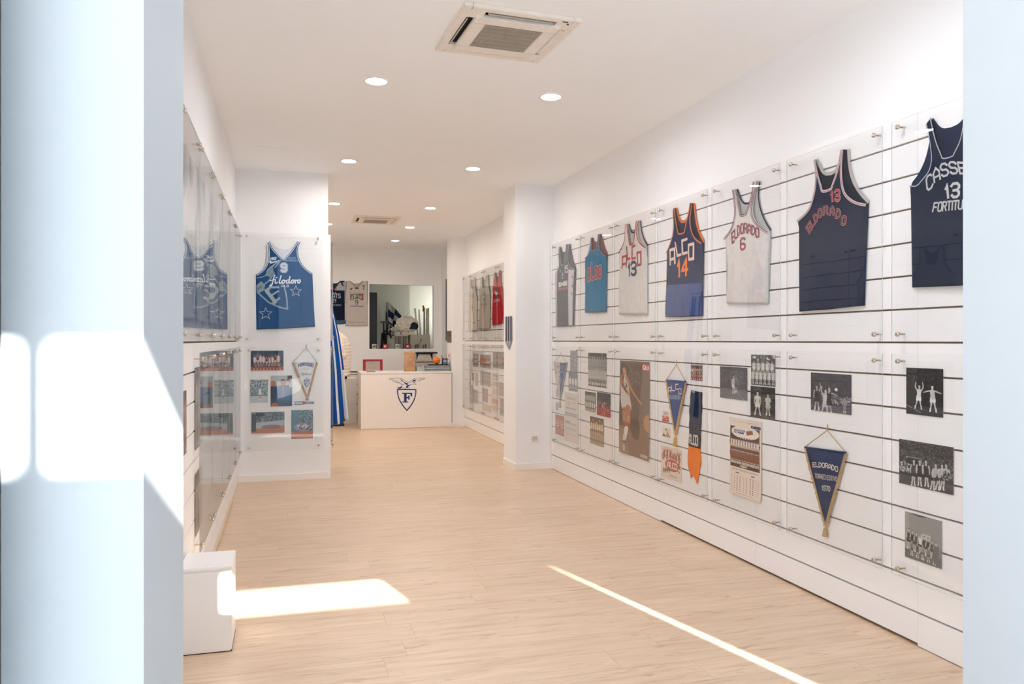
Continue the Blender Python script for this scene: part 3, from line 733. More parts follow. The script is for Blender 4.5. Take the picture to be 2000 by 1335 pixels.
# ------------------------------------------------------------ pennants
def pennant(S, name, label, top, tl, tr, tip, end, col, col2=None, fringe=0.014, texts=(), extra=None, cord='#b39255', off=.006, tassel=True, group='pennants hanging on the display walls', fcol=None):
    root_uv = S.uv(*tip); u0, v0 = root_uv; loc = lambda p: (S.uv(*p)[0] - u0, S.uv(*p)[1] - v0)
    T, A, B, P, E = loc(top), loc(tl), loc(tr), loc(tip), loc(end)
    root = empty(name, M=S.mat(u0, v0, off)); tag(root, label, 'pennant', group)
    hf = lambda u, v: 0.003 + .0015 * math.sin(14 * u + 9 * v)
    def tri(mb, A, B, P, mi=0, n=14):
        base = len(mb.v)
        for i in range(n + 1):
            s = i / n; a = (A[0] + (P[0] - A[0]) * s, A[1] + (P[1] - A[1]) * s); b = (B[0] + (P[0] - B[0]) * s, B[1] + (P[1] - B[1]) * s)
            for j in range(7):
                t = j / 6; u = a[0] + (b[0] - a[0]) * t; v = a[1] + (b[1] - a[1]) * t; mb.v.append((u, v, hf(u, v)))
        for i in range(n):
            for j in range(6):
                q = base + i * 7 + j; mb.f.append((q, q + 7, q + 8, q + 1)); mb.m.append(mi)
    m = MB(); mid = ((A[0] + B[0]) / 2, (A[1] + B[1]) / 2)
    if col2: tri(m, A, mid, P, 0); tri(m, mid, B, P, 1)
    else: tri(m, A, B, P)
    o = m.build('cloth', [fabric(col), fabric(col2 or col)], root, True); md = o.modifiers.new('thickness', 'SOLIDIFY'); md.thickness = .0015
    fm = mat('fringe_' + fcol.strip('#'), fcol, .75, var=.2, scale=160, bump=.8, bscale=400) if fcol else M_GOLD
    g = random.Random(3)
    for (a, c, sg) in ((A, P, -1), (B, P, 1)):
        m = MB(); n = max(12, int(math.dist(a, c) / .006))
        dx, dy = (c[0] - a[0]) / n, (c[1] - a[1]) / n; l = math.hypot(dx, dy); nx, ny = (-dy / l * -sg, dx / l * -sg)
        if nx * sg < 0: nx, ny = -nx, -ny
        for k in range(n):
            x, y = a[0] + dx * k, a[1] + dy * k; f = fringe * g.uniform(.75, 1.15); z = hf(x, y)
            vs = [(x, y, z + .001), (x + dx, y + dy, z + .001), (x + dx * .9 + nx * f, y + dy * .9 + ny * f - f * .35, z + g.uniform(-.002, .002)), (x + dx * .1 + nx * f, y + dy * .1 + ny * f - f * .35, z + g.uniform(-.002, .002))]
            m.add(vs, [(0, 1, 2, 3), (3, 2, 1, 0)])
        ribbons(m, [[a, c]], .006, .002, hf)
        m.build('fringe', fm, root)
    m = MB(); m.tube([(A[0], A[1], .004), (T[0], T[1], .004), (B[0], B[1], .004)], .0022, 6); m.tube([(T[0], T[1], .004), (T[0], T[1] + .03, .003)], .003, 6); m.build('cord', mat('cord_' + cord.strip('#'), cord, .6), root)
    m = MB(); m.tube([(A[0] - .006, A[1] - .004, .004), (B[0] + .006, B[1] - .004, .004)], .0045, 8); m.build('rod', fabric(col), root)
    if tassel:
        L_ = abs(E[1]); m = MB(); m.tube([(0, 0, .004), (0, -L_ * .25, .004), (0, -L_ * .35, .004), (0, -L_ * .6, .004), (0, -L_, .004)], [.003, .004, .010, .013, .017], 10); m.build('tassel', fm, root)
    for tx in texts:
        q = [loc(p) for p in tx.quad]; hgt = abs((q[0][1] - q[3][1]) + (q[1][1] - q[2][1])) / 2
        st = [[bil(q, x, y) for x, y in s_] for s_ in text_strokes(tx.txt, tx.gap, tx.arc)]
        m = MB()
        for k, (colr, wmul) in enumerate(tx.fills): ribbons(m, st, hgt * tx.wd * wmul, .0022 + .0007 * k, hf, k)
        m.build(tx.name, [ink(c) for c, _ in tx.fills], root)
    if extra: extra(root, lambda ps: [loc(p) for p in ps], hf)
    return root
# ------------------------------------------------------------ right wall, upper row: seven jerseys
JR = Surf('right', SR - 0.004)
def quad(x0, y0, x1, y1, dl=0, dr=0): return [(x0, y0), (x1, y1), (x1 + dr, dr and y1 or y1), (x0, y0)]
# 1 grey
def ex1(root, loc, hf):
    P = lambda *a: loc(list(a))
    sh = []
    sh.append(('fill', P((1086.6, 536), (1090.6, 530), (1090.6, 636), (1088.6, 636)), '#c9c2c4'))
    sh.append(('fill', P((1113.6, 526), (1125, 527), (1122.5, 560), (1121.3, 634), (1114.6, 635), (1113.2, 580)), '#c8c6cc'))
    sh.append(('line', P((1113.2, 524), (1112.8, 560), (1114.2, 634)), .010, '#b78d91'))
    sh.append(('line', P((1091.6, 520), (1091.2, 560), (1092.2, 635)), .010, '#b78d91'))
    for c in ((1121.6, 540.5), (1121.2, 558), (1120.2, 573)):
        q = P(c)[0]; sh.append(('fill', star(q, .021, 1.25), '#a3475a'))
    patch(root, 'side_stripe', sh, hf)
    q = P((1102.2, 538))[0]
    patch(root, 'ball_emblem', [('line', circ(q, .022, .033) + [circ(q, .022, .033)[0]], .005, '#c9cccf'), ('fill', circ((q[0] + .006, q[1] + .012), .009), '#e6e8ea'), ('line', [(q[0] - .002, q[1] + .01), (q[0], q[1] - .028)], .006, '#d8dadc')], hf)
    a = P((1093.6, 551.5), (1111, 547.5), (1111, 557), (1093.6, 561))
    patch(root, 'sponsor_bar', [('fill', a, '#d5d6d6'), ('fill', P((1093.6, 562.5), (1111.3, 559), (1111.3, 564.5), (1093.6, 568)), '#a05f5c')], hf)
    a = P((1097, 529))[0]; patch(root, 'chest_logo', [('fill', circ(a, .014, .016), '#b9bcbe')], hf)
jersey(JR, 'jersey', 'charcoal grey jersey number 15 with white starred side stripe, beside the column',
    left=[(1088.3, 636.4), (1086.2, 534.1), (1090.2, 529), (1093.2, 520), (1094, 509), (1092.9, 499), (1093.7, 485.5), (1095.4, 481)],
    right=[(1121.7, 634.5), (1125.4, 525), (1119, 522.5), (1115, 518), (1112.8, 508), (1113, 492), (1114.6, 476.5)],
    neckL=[(1101.9, 516.8), (1098.4, 511), (1096.6, 497), (1096.4, 481.3)], neckR=[(1101.9, 516.8), (1105.8, 513), (1107.8, 499), (1108.2, 476.8)],
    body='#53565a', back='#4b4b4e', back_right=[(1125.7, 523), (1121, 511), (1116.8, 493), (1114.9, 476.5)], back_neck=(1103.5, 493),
    trims=[('#b9a7ab', .007, 0.0)], seed=1, extra=ex1,
    texts=[Text('15', [(1106.6, 520), (1112, 518.5), (1112, 531), (1106.6, 533)], [('#dcdcdc', 1)], .17),
           Text('METUR', [(1095, 552.6), (1110, 549.3), (1110, 556.2), (1095, 559.8)], [('#4a4c4e', 1)], .10, .30, name='sponsor_lettering')])
# 2 teal
def ex2(root, loc, hf):
    P = lambda *a: loc(list(a)); sh = []
    for c in ((1153.5, 483), (1156.5, 478), (1171, 480), (1170.3, 488), (1170.5, 496), (1157, 489), (1169, 474)):
        sh.append(('fill', star(P(c)[0], .012), '#a9c6d8'))
    patch(root, 'shoulder_stars', sh, hf)
jersey(JR, 'jersey', 'teal blue jersey with red lowercase lettering and starred red shoulders',
    left=[(1142.9, 610.2), (1144.4, 504.6), (1149.4, 499), (1153.1, 489), (1154.2, 476.5), (1155.6, 463.9)],
    right=[(1185.3, 608.3), (1186, 498.5), (1180, 495.5), (1174.8, 488.5), (1172, 476), (1174.8, 456.8)],
    neckL=[(1162.2, 488.5), (1159, 483), (1157.2, 474), (1158.4, 463.7)], neckR=[(1162.2, 488.5), (1166.8, 483), (1169.4, 470), (1170.8, 457.2)],
    body='#1276a0', back='#6b4a55', back_right=[(1186.8, 496.5), (1181.3, 485.5), (1177, 469), (1175.2, 456.8)], back_neck=(1165, 475),
    trims=[('#9b3f44', .006, 0), ('#b9c4cc', .003, .006)], back_trim=('#a03a3c', .014), seed=2, extra=ex2,
    texts=[Text('\u00e6\u0142\u0107\u00f6', [(1151, 517), (1178, 510.5), (1178, 540), (1151, 547)], [('#c4b0b8', 1.7), ('#a3293a', 1.15)], .17, .30)])
# 3 white
RED, NAVY = '#b9313c', '#1d2f5c'
jersey(JR, 'jersey', 'white jersey with red sponsor letters, navy number 13 and navy neckline',
    left=[(1209, 612.4), (1211, 491.7), (1218.4, 483), (1223.6, 467.4), (1224.6, 450), (1225, 437.5)],
    right=[(1265.6, 612.4), (1265.2, 482), (1256, 477.8), (1249.6, 465), (1248, 448), (1251, 430.4)],
    neckL=[(1236.4, 476.6), (1232.6, 468), (1230.2, 452), (1229, 437)], neckR=[(1236.4, 476.6), (1241.6, 468), (1245, 450), (1246, 430.8)],
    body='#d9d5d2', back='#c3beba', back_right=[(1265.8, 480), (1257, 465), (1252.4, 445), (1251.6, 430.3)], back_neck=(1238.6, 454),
    trims=[(RED, .010, 0)], back_trim=('#20305e', .016), seed=3,
    texts=[Text('a', [(1219, 502), (1226.5, 499), (1226, 521), (1218.5, 524)], [(RED, 1)], .19),
           Text('l', [(1227, 482.5), (1233, 480.5), (1234.4, 504), (1228.4, 506.5)], [(RED, 1)], .17), Text('c', [(1238.4, 481.5), (1245, 479.5), (1245, 503), (1238.4, 505.6)], [(RED, 1)], .17),
           Text('o', [(1249, 493.5), (1255.4, 491.5), (1255.2, 516), (1249, 518)], [(RED, 1)], .17),
           Text('13', [(1229.6, 514.5), (1245.6, 511), (1245.6, 535.5), (1229.6, 539)], [('#1c2c54', 1)], .21, .25, name='number')])
# 4 navy with orange
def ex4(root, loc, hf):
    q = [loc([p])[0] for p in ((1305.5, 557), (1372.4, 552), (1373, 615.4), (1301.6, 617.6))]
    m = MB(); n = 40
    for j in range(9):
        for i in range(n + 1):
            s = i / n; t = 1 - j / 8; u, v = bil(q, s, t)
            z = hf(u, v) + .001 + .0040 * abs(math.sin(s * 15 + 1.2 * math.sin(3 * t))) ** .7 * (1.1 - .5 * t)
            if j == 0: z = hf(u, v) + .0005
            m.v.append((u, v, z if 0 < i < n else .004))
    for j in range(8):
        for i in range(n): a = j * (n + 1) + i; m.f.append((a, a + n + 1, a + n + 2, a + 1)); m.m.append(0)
    m.build('pleated_reflection_hem', mat('reflection_blue', '#173f80', .42, var=.05, scale=20), root, True)  # folded overlay; its brighter blue paints in a reflection across the hem
jersey(JR, 'jersey', 'navy jersey with orange trim, block letters and orange number over a brighter pleated hem',
    left=[(1300.4, 618.4), (1305.5, 560), (1303.1, 492.5), (1310.6, 479), (1316.2, 460.7), (1318.9, 440.4), (1317.3, 413.5), (1319, 406)],
    right=[(1373.5, 616.9), (1371.2, 560), (1375, 474), (1363, 466), (1355, 449.4), (1351.6, 425), (1355.6, 396.4)], arm_i=(2, 2),
    neckL=[(1334.6, 455.4), (1329.5, 449), (1325, 430), (1322, 406)], neckR=[(1334.6, 455.4), (1342, 447), (1347, 424.7), (1350.2, 396.6)],
    body='#152a55', back='#1a2440', back_right=[(1375.8, 472), (1369.5, 460.7), (1361, 440), (1356.4, 397)], back_neck=(1336.4, 433),
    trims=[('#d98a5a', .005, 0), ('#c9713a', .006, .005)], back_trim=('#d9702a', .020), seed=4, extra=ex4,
    texts=[Text('a', [(1312.4, 488.6), (1321.6, 485.6), (1322.6, 513.6), (1313.4, 516.4)], [('#e6cdbc', 1)], .2),
           Text('l', [(1323.6, 474), (1328, 472), (1334, 497), (1327.5, 499.4)], [('#e6cdbc', 1)], .2), Text('c', [(1337, 470), (1346.4, 466.6), (1346.4, 493), (1337.4, 495.5)], [('#e6cdbc', 1)], .2),
           Text('o', [(1349.8, 478.6), (1359.6, 476), (1359.6, 505), (1350, 506.5)], [('#e6cdbc', 1)], .2),
           Text('14', [(1326.6, 509), (1347, 505), (1347, 536.5), (1326.6, 540)], [('#ef7a26', 1)], .21, .3, name='number')])
# 5 white 6
jersey(JR, 'jersey', 'white jersey number 6 with arched dark red team letters',
    left=[(1419.5, 591.3), (1422, 520), (1417.7, 465.5), (1429.7, 451), (1437.3, 432), (1440.3, 416), (1437.3, 391.3), (1434.3, 371.6)],
    right=[(1501.8, 592.5), (1502.3, 498), (1505.3, 452.5), (1488, 443), (1476, 428), (1473.6, 408), (1476.5, 380), (1484.6, 353.8)], arm_i=(2, 2),
    neckL=[(1456.4, 419), (1450, 411.7), (1445.4, 393.9), (1440.6, 369)], neckR=[(1456.4, 419), (1463.4, 413), (1469.4, 396), (1474.6, 354.6)],
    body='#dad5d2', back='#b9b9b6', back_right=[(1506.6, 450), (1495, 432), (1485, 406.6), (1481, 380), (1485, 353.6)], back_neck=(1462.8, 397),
    trims=[('#24304f', .0045, 0), ('#d9d5d2', .004, .0045), ('#a8384a', .0045, .0085)], back_trim=('#27314e', .012), seed=5,
    texts=[Text('ELDORADO', [(1433.5, 456.5), (1486.5, 448), (1486.5, 465), (1434.5, 476)], [('#8f3242', 1)], .17, .32, .85),
           Text('6', [(1452.8, 466), (1461, 464.4), (1461, 486), (1452.8, 488)], [('#a03040', 1)], .19, name='number')])
# 6 navy 13
def ex6(root, loc, hf):
    names = 'ELDORADO'
    cs = [(1586.5, 445.5, -40), (1592.2, 434.6, -35), (1599.0, 425.6, -26), (1608.4, 416.3, -12), (1619.4, 411.4, -4), (1631, 412, 6), (1642.8, 417.6, 16), (1653.6, 430.6, 8)]
    st = []
    for ch, (x, y, a) in zip(names, cs):
        c = loc([(x, y)])[0]; r = math.radians(-a)
        for s_ in glyph(ch):
            st.append([(c[0] + ((px - .5) * .027) * math.cos(r) - ((py - .5) * .040) * math.sin(r), c[1] + ((px - .5) * .027) * math.sin(r) + ((py - .5) * .040) * math.cos(r)) for px, py in s_])
    m = MB(); ribbons(m, st, .0120, .0035, hf, 0); ribbons(m, st, .0088, .0042, hf, 1); ribbons(m, st, .0030, .0049, hf, 2)
    m.build('lettering', [ink('#c9a9a0'), ink('#a8303a'), ink('#1f2c44')], root)
jersey(JR, 'jersey', 'large navy jersey with small red number, arched outlined letters and striped trim',
    left=[(1562.1, 608.3), (1561.4, 430.5), (1576, 419), (1589, 398), (1596, 366), (1596, 330), (1593.4, 313)],
    right=[(1689.5, 596.4), (1693.5, 500), (1697, 398), (1675, 394), (1659, 383), (1651.6, 367), (1648.6, 330), (1652, 291.6)], arm_i=(1, 2),
    neckL=[(1619.4, 370.5), (1610, 364), (1602, 340), (1596.4, 311)], neckR=[(1619.4, 370.5), (1630, 363), (1639, 338), (1646.4, 292.6)],
    body='#12203a', back='#161f30', back_right=[(1697.4, 395), (1679, 375), (1665, 350), (1659, 320), (1657.6, 291.4)], back_neck=(1625, 338.5),
    trims=[('#cdc5c6', .0055, 0), ('#a9545e', .0035, .0055), ('#c5bcc0', .0045, .009)], back_trim=('#b9b3b1', .018), seed=6, extra=ex6,
    texts=[Text('13', [(1627.6, 374.4), (1645.5, 370.6), (1646, 391.6), (1628.5, 393.2)], [('#c9a9a0', 1.45), ('#b5303a', 1)], .18, .35, name='number')])
# 7 dark navy cut by the pier
jersey(JR, 'jersey', 'dark navy jersey with white arched name at the right edge, cut by the pier',
    left=[(1782.8, 561.3), (1779.8, 362), (1795, 363.5), (1805, 352), (1819, 336), (1825, 318), (1825.6, 300), (1820.6, 270), (1812.7, 243)],
    right=[(1975, 551), (1960, 330), (1950, 330), (1925, 310), (1905, 285), (1900, 250), (1903, 212)], arm_i=(1, 1),
    neckL=[(1858, 307.8), (1847, 301), (1835, 274), (1823, 230)], neckR=[(1858, 307.8), (1870, 300), (1884, 272), (1893, 213)],
    body='#111f36', back='#152440', back_left=[(1779.6, 359), (1793, 343), (1806, 318), (1814, 288), (1816.5, 265), (1812.7, 243)], back_neck=(1858, 248.6),
    trims=[('#a9b0b8', .005, 0.0)], seed=7,
    texts=[Text('CASSERA', [(1815, 350), (1932, 334), (1936, 352), (1818, 376)], [('#b9babd', 1)], .18, .32, 1.15),
           Text('13', [(1851.5, 361.5), (1879, 357.4), (1879, 384), (1854, 387)], [('#bcbdbf', 1)], .2, .3, name='number'),
           Text('FORTITUDO', [(1831, 396.5), (1906, 389), (1906, 406), (1828, 413.5)], [('#b4b5b8', 1)], .2, .3, name='team_lettering')])
# far jerseys beyond the column
grpF = 'jerseys on the wall beyond the right column'
jersey(JR, 'jersey', 'white jersey beyond the right column, furthest from the street', left=[(914.8, 646.2), (916.2, 577.5), (918.4, 565), (918.9, 545.8)], right=[(933, 644.9), (932.3, 573.5), (930, 560), (929.6, 541.8)],
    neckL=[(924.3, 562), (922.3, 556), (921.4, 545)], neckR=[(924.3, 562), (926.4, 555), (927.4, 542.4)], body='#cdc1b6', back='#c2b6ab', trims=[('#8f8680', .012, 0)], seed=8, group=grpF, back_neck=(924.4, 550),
    texts=[Text('MAX', [(919.2, 575), (928.4, 573.5), (928.2, 580.4), (919.4, 582)], [('#6f6862', 1)], .16), Text('8', [(922.6, 596), (925.6, 595.6), (925.6, 604.6), (922.6, 605)], [('#6b6560', 1)], .17, name='number')])
def exF2(root, loc, hf):
    q = loc([(947.8, 579.6)])[0]
    patch(root, 'ball_logo', [('fill', circ(q, .085, .068), '#6f8790'), ('fill', circ((q[0], q[1]), .055, .030), '#aab3b3'), ('line', [(q[0] - .05, q[1] - .005), (q[0] - .02, q[1] + .015), (q[0], q[1] - .01), (q[0] + .03, q[1] + .012), (q[0] + .055, q[1] - .005)], .012, '#e4e2dc')], hf)
jersey(JR, 'jersey', 'greyish white jersey with round blue ball logo beyond the right column', left=[(936.4, 642.9), (937.5, 571.4), (940, 560), (941.1, 541.8)], right=[(958, 641.5), (958.6, 568.7), (956, 556), (955.3, 535.3)],
    neckL=[(947.8, 559.3), (945.2, 552), (944, 540.4)], neckR=[(947.8, 559.3), (950, 551), (951, 537.7)], body='#b9afa4', back='#a99f94', trims=[('#55504e', .016, 0)], seed=9, group=grpF, extra=exF2, back_neck=(947.6, 546),
    texts=[Text('BOLOGNA', [(941.8, 592.6), (953.8, 590.8), (953.8, 594.4), (941.8, 596.6)], [('#9a7468', 1)], .2), Text('I', [(946.6, 598), (949, 597.6), (949, 607), (946.6, 607.4)], [('#8f4440', 1)], .28, name='number')])
def exF3(root, loc, hf):
    q = loc([(972.4, 573)])[0]
    patch(root, 'logo', [('fill', circ(q, .075, .075), '#22242a'), ('line', [(q[0] - .085, q[1] + .04), (q[0] - .06, q[1]), (q[0] - .04, q[1] + .03), (q[0] - .01, q[1] - .02), (q[0] + .02, q[1] + .02), (q[0] + .06, q[1] - .01)], .022, '#e8dcd2')], hf)
jersey(JR, 'jersey', 'red jersey with black round logo beyond the right column', left=[(962, 635.4), (963.3, 566), (965.8, 556), (967.2, 531.7)], right=[(983.6, 630.7), (982.9, 564.7), (980.4, 554), (979.4, 527.6)],
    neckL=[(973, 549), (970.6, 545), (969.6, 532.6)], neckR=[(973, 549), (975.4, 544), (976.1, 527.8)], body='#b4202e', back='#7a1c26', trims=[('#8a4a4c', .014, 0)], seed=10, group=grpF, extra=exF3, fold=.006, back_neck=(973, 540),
    texts=[Text('LIVORNO', [(966.6, 585), (978.4, 583.6), (978.4, 588), (966.6, 590)], [('#e6ccc2', 1)], .2), Text('I', [(971.6, 592), (973.6, 591.6), (973.6, 596.4), (971.6, 597)], [('#e6d0c8', 1)], .25, name='number')])

# ------------------------------------------------------------ blue jersey on the left column
JP = Surf('front', 7.93)
LB = '#cfdcea'
def exB(root, loc, hf):
    P = lambda *a: loc(list(a)); G = '#8fa6b6'
    Z = lambda pts: P(*[(460 + x / 5.135, 440 + y / 5.135) for x, y in pts])
    patch(root, 'large_shield_print', [('line', Z([(225, 675), (330, 770), (440, 820), (520, 838), (515, 740), (505, 680), (490, 625)]), .014, G),
        ('line', Z([(225, 675), (290, 640)]), .012, G),
        ('fill', Z([(300, 640), (330, 622), (345, 650), (315, 668)]), G), ('line', Z([(318, 665), (400, 770)]), .035, '#9fb0bc'), ('line', Z([(300, 655), (350, 622), (430, 620)]), .020, '#9fb0bc'),
        ('line', Z([(360, 700), (430, 660)]), .018, '#9fb0bc'), ('line', Z([(378, 778), (440, 730)]), .020, '#9fb0bc')], hf, .003)
    patch(root, 'eagle_print', [('fill', Z([(210, 600), (260, 560), (300, 600), (280, 660), (215, 672)]), '#7f99a8'), ('fill', Z([(300, 500), (330, 440), (372, 400), (385, 470), (345, 520)]), '#7b96a8'),
        ('line', Z([(212, 528), (270, 518), (305, 500), (320, 450), (350, 420), (455, 350)]), .006, '#a9bccb'), ('line', Z([(375, 410), (430, 352)]), .010, '#a9bccb'), ('line', Z([(395, 425), (450, 352)]), .012, '#90a8bc'),
        ('line', Z([(250, 620), (330, 560), (390, 480)]), .012, '#8ba2b2'), ('line', Z([(225, 640), (260, 610)]), .008, '#0f4577')], hf, .003)
    for c, r in (((605, 660), .055), ((303, 885), .060)):
        q = Z([c])[0]; s_ = star(q, r); patch(root, 'star_outline', [('line', s_ + [s_[0]], .0055, '#b0bcc8')], hf)
    # sports maker's mark on the chest
    patch(root, 'chest_logo', [('fill', Z([(337, 372), (345, 350), (352, 362), (372, 366), (455, 346), (380, 378), (350, 386)]), LB)], hf)
    # looping script across the chest
    def wv(pts, wd=.0115): return ('line', [tuple(p) for p in smooth(np.array(Z(pts)), 2)], wd, '#dbe9f5')
    patch(root, 'script_lettering', [
        wv([(395, 500), (385, 520), (370, 580), (358, 615), (345, 622), (342, 605), (372, 585)]), wv([(345, 555), (400, 540)], .009),
        wv([(402, 545), (396, 572), (402, 585), (420, 572)]), wv([(410, 522), (413, 526)], .013),
        wv([(458, 505), (445, 545), (438, 572), (446, 585), (462, 572)]),
        wv([(484, 548), (466, 556), (466, 580), (482, 584), (494, 566), (486, 548), (510, 560)]),
        wv([(530, 548), (512, 552), (508, 578), (524, 582), (538, 562), (548, 500), (536, 560), (540, 584), (556, 572)]),
        wv([(576, 548), (560, 556), (558, 578), (574, 583), (586, 566), (578, 548), (600, 556)]),
        wv([(600, 548), (598, 582)]), wv([(600, 560), (612, 548), (622, 554)]),
        wv([(640, 546), (624, 554), (622, 576), (638, 580), (652, 562), (642, 546)])], hf)
Zb = lambda x, y: (460 + x / 5.135, 440 + y / 5.135)
jersey(JP, 'jersey', 'blue jersey number 9 with white script lettering and shield print on the left column',
    left=[(500.9, 643.1), (500.2, 590), (499.9, 535), (508.7, 529.6), (516.2, 522), (521.5, 511), (523.3, 497.4), (522.2, 484.7), (521.3, 475.5)],
    right=[(615.4, 637.7), (612.9, 595.8), (610, 532), (598.6, 524), (588.8, 512.4), (583.6, 498), (583.2, 484), (588, 473.6)], arm_i=(2, 2),
    neckL=[(554, 505), (542.4, 494.6), (532.4, 482.5), (529, 471)], neckR=[(554, 505), (564.9, 492.4), (573, 481.6), (579, 470.8)],
    body='#0f4c86', back='#d9e0ea', back_neck=(556, 486.5), trims=[('#e3ecf5', .0075, 0), ('#2a3a5c', .0060, .0075), ('#d2dfec', .0060, .0135)], seed=11, extra=exB, depth=.014, group=None,
    texts=[Text('9', [Zb(462, 388), Zb(508, 388), Zb(508, 462), Zb(462, 462)], [(LB, 2.2), ('#5f7fa6', 1.75), (LB, 1.25)], .2, name='number'),
           Text('CALZE', [Zb(458, 597), Zb(538, 597), Zb(538, 617), Zb(458, 617)], [(LB, 1)], .2, name='small_lettering'),
           Text('NIKE', [Zb(358, 322), Zb(416, 320), Zb(408, 346), Zb(350, 348)], [(LB, 1)], .26, .2, name='maker_lettering'),
           Text('CREDITO', [Zb(514, 322), Zb(606, 322), Zb(606, 338), Zb(514, 338)], [('#8fb0d0', 1)], .18, name='bank_lettering'), Text('ROMAGNOLO', [Zb(498, 346), Zb(626, 346), Zb(626, 362), Zb(498, 362)], [('#8fb0d0', 1)], .18, name='bank_lettering')], v_neck=True)

# ------------------------------------------------------------ two jerseys on the back wall
JB = Surf('front', 14.2)
def rectj(x0, y0, x1, y1, vx0, vx1, vy, nm, label, body, back, trims, texts, extra, seed, fold=.003):
    return jersey(JB, nm, label, left=[(x0, y1), (x0 + .2, (y0 + y1) / 2), (x0 + .6, y0 + 10), (x0 + 2.2, y0)], right=[(x1, y1), (x1 - .2, (y0 + y1) / 2), (x1 - .4, y0 + 10), (x1 - .6, y0)], arm_i=(1, 1),
        neckL=[((vx0 + vx1) / 2, vy), (vx0 + 2, y0 + 5), (vx0, y0)], neckR=[((vx0 + vx1) / 2, vy), (vx1 - 2, y0 + 5), (vx1, y0)], body=body, back=back, trims=trims, texts=texts, extra=extra, seed=seed, fold=fold, group='jerseys on the back wall', back_neck=((vx0 + vx1) / 2, y0 + 5), v_neck=True)
def exW(root, loc, hf):
    Z = lambda pts: loc([(640 + x / 7.417, 540 + y / 7.417) for x, y in pts])
    o_ = patch(root, 'chest_marks', [('line', Z([(322, 180), (340, 185), (350, 168)]), .018, '#3a3f48'), ('line', Z([(402, 168), (440, 168)]), .020, '#2b2f38'), ('fill', Z([(500, 122), (540, 122), (540, 142), (500, 142)]), '#77787c'), ('line', Z([(520, 150), (520, 190)]), .02, '#7a7b80'),
        ('line', Z([(305, 225), (355, 235), (440, 238), (530, 240)]), .008, '#8e8f94'), ('line', Z([(330, 255), (330, 335), (365, 335), (390, 315), (455, 315), (480, 335), (510, 335), (510, 255), (330, 255)]), .010, '#565a64'),
        ('line', Z([(440, 255), (508, 256), (508, 334), (490, 322)]), .016, '#a3323f'), ('line', Z([(335, 425), (515, 430)]), .018, '#74767c'), ('line', Z([(290, 655), (545, 668)]), .006, '#8e8e8e')], hf); o_['kind'] = 'stuff'
Zw = lambda x, y: (640 + x / 7.417, 540 + y / 7.417)
rectj(674.4, 548.2, 718.6, 636, 684.5, 707.4, 562.2, 'jersey', 'light grey jersey number 9 on the back wall left of the opening', '#bdb8b4', '#a9a4a0', [('#8d8a88', .010, 0)],
    [Text('FLATS', [Zw(338, 268), Zw(504, 268), Zw(504, 318), Zw(338, 318)], [('#444a57', 1)], .17, name='sponsor_lettering'), Text('9', [Zw(402, 340), Zw(436, 340), Zw(436, 400), Zw(402, 400)], [('#3a3e48', 1)], .15, name='number')], exW, 21, .004)
def exD(root, loc, hf):
    Z = lambda pts: loc([(640 + x / 7.417, 540 + y / 7.417) for x, y in pts])
    o_ = patch(root, 'white_yoke', [('fill', Z([(-60, 75), (40, 70), (60, 190), (-60, 195)]), '#9fa3ab'), ('fill', Z([(165, 90), (258, 75), (256, 200), (100, 200), (105, 180)]), '#a4a8b0'), ('fill', Z([(185, 85), (250, 80), (250, 130), (215, 140)]), '#23324a'), ('line', Z([(50, 182), (130, 184)]), .016, '#8d3b45'),
        ('line', Z([(55, 236), (120, 236)]), .014, '#9aa3b2'), ('line', Z([(-40, 660), (245, 655)]), .06, '#35536f')], hf); o_['kind'] = 'stuff'
rectj(630.5, 548.2, 673.6, 632.4, 640, 664.5, 563.8, 'jersey', 'dark navy jersey number 21 on the back wall partly behind the flag', '#141f33', '#2a3b52', [('#2f4257', .016, 0)],
    [Text('FLATS', [Zw(-20, 250), Zw(185, 250), Zw(185, 308), Zw(-20, 308)], [('#a8afbc', 1)], .18, name='sponsor_lettering'), Text('21', [Zw(60, 325), Zw(125, 325), Zw(125, 372), Zw(60, 372)], [('#b4bac6', 1)], .18, name='number'),
     Text('MARINGO', [Zw(-10, 400), Zw(190, 400), Zw(190, 422), Zw(-10, 422)], [('#8790a2', 1)], .2, name='small_lettering')], exD, 22)
# ------------------------------------------------------------ right wall, lower row: prints, pennants, calendar, scarf
JQ = Surf('right', SR - 0.001)
GREY = ['#2a2a2a', '#4a4a4a', '#6a6a6a', '#8a8a8a', '#1c1c1c']
def team(w, h, bg, back, front, skin='#b5b0a8', n1=6, n2=6, seed=0, floor=None, backy=.40, hh=.5, nz=.08, shorts=None):
    c = Canvas(w, h, bg); c.speck(0, 1, .55, 1, [bg, back], 20, .03, seed)
    if floor: c.rect(0, 1, 0, .14, floor)
    for i in range(n1): c.man((i + .7) / (n1 + .4), backy, hh, back, shorts or back, skin)
    for i in range(n2): c.man((i + .5) / n2, .04, hh, front, shorts or front, skin)
    return c.noise(nz, seed)
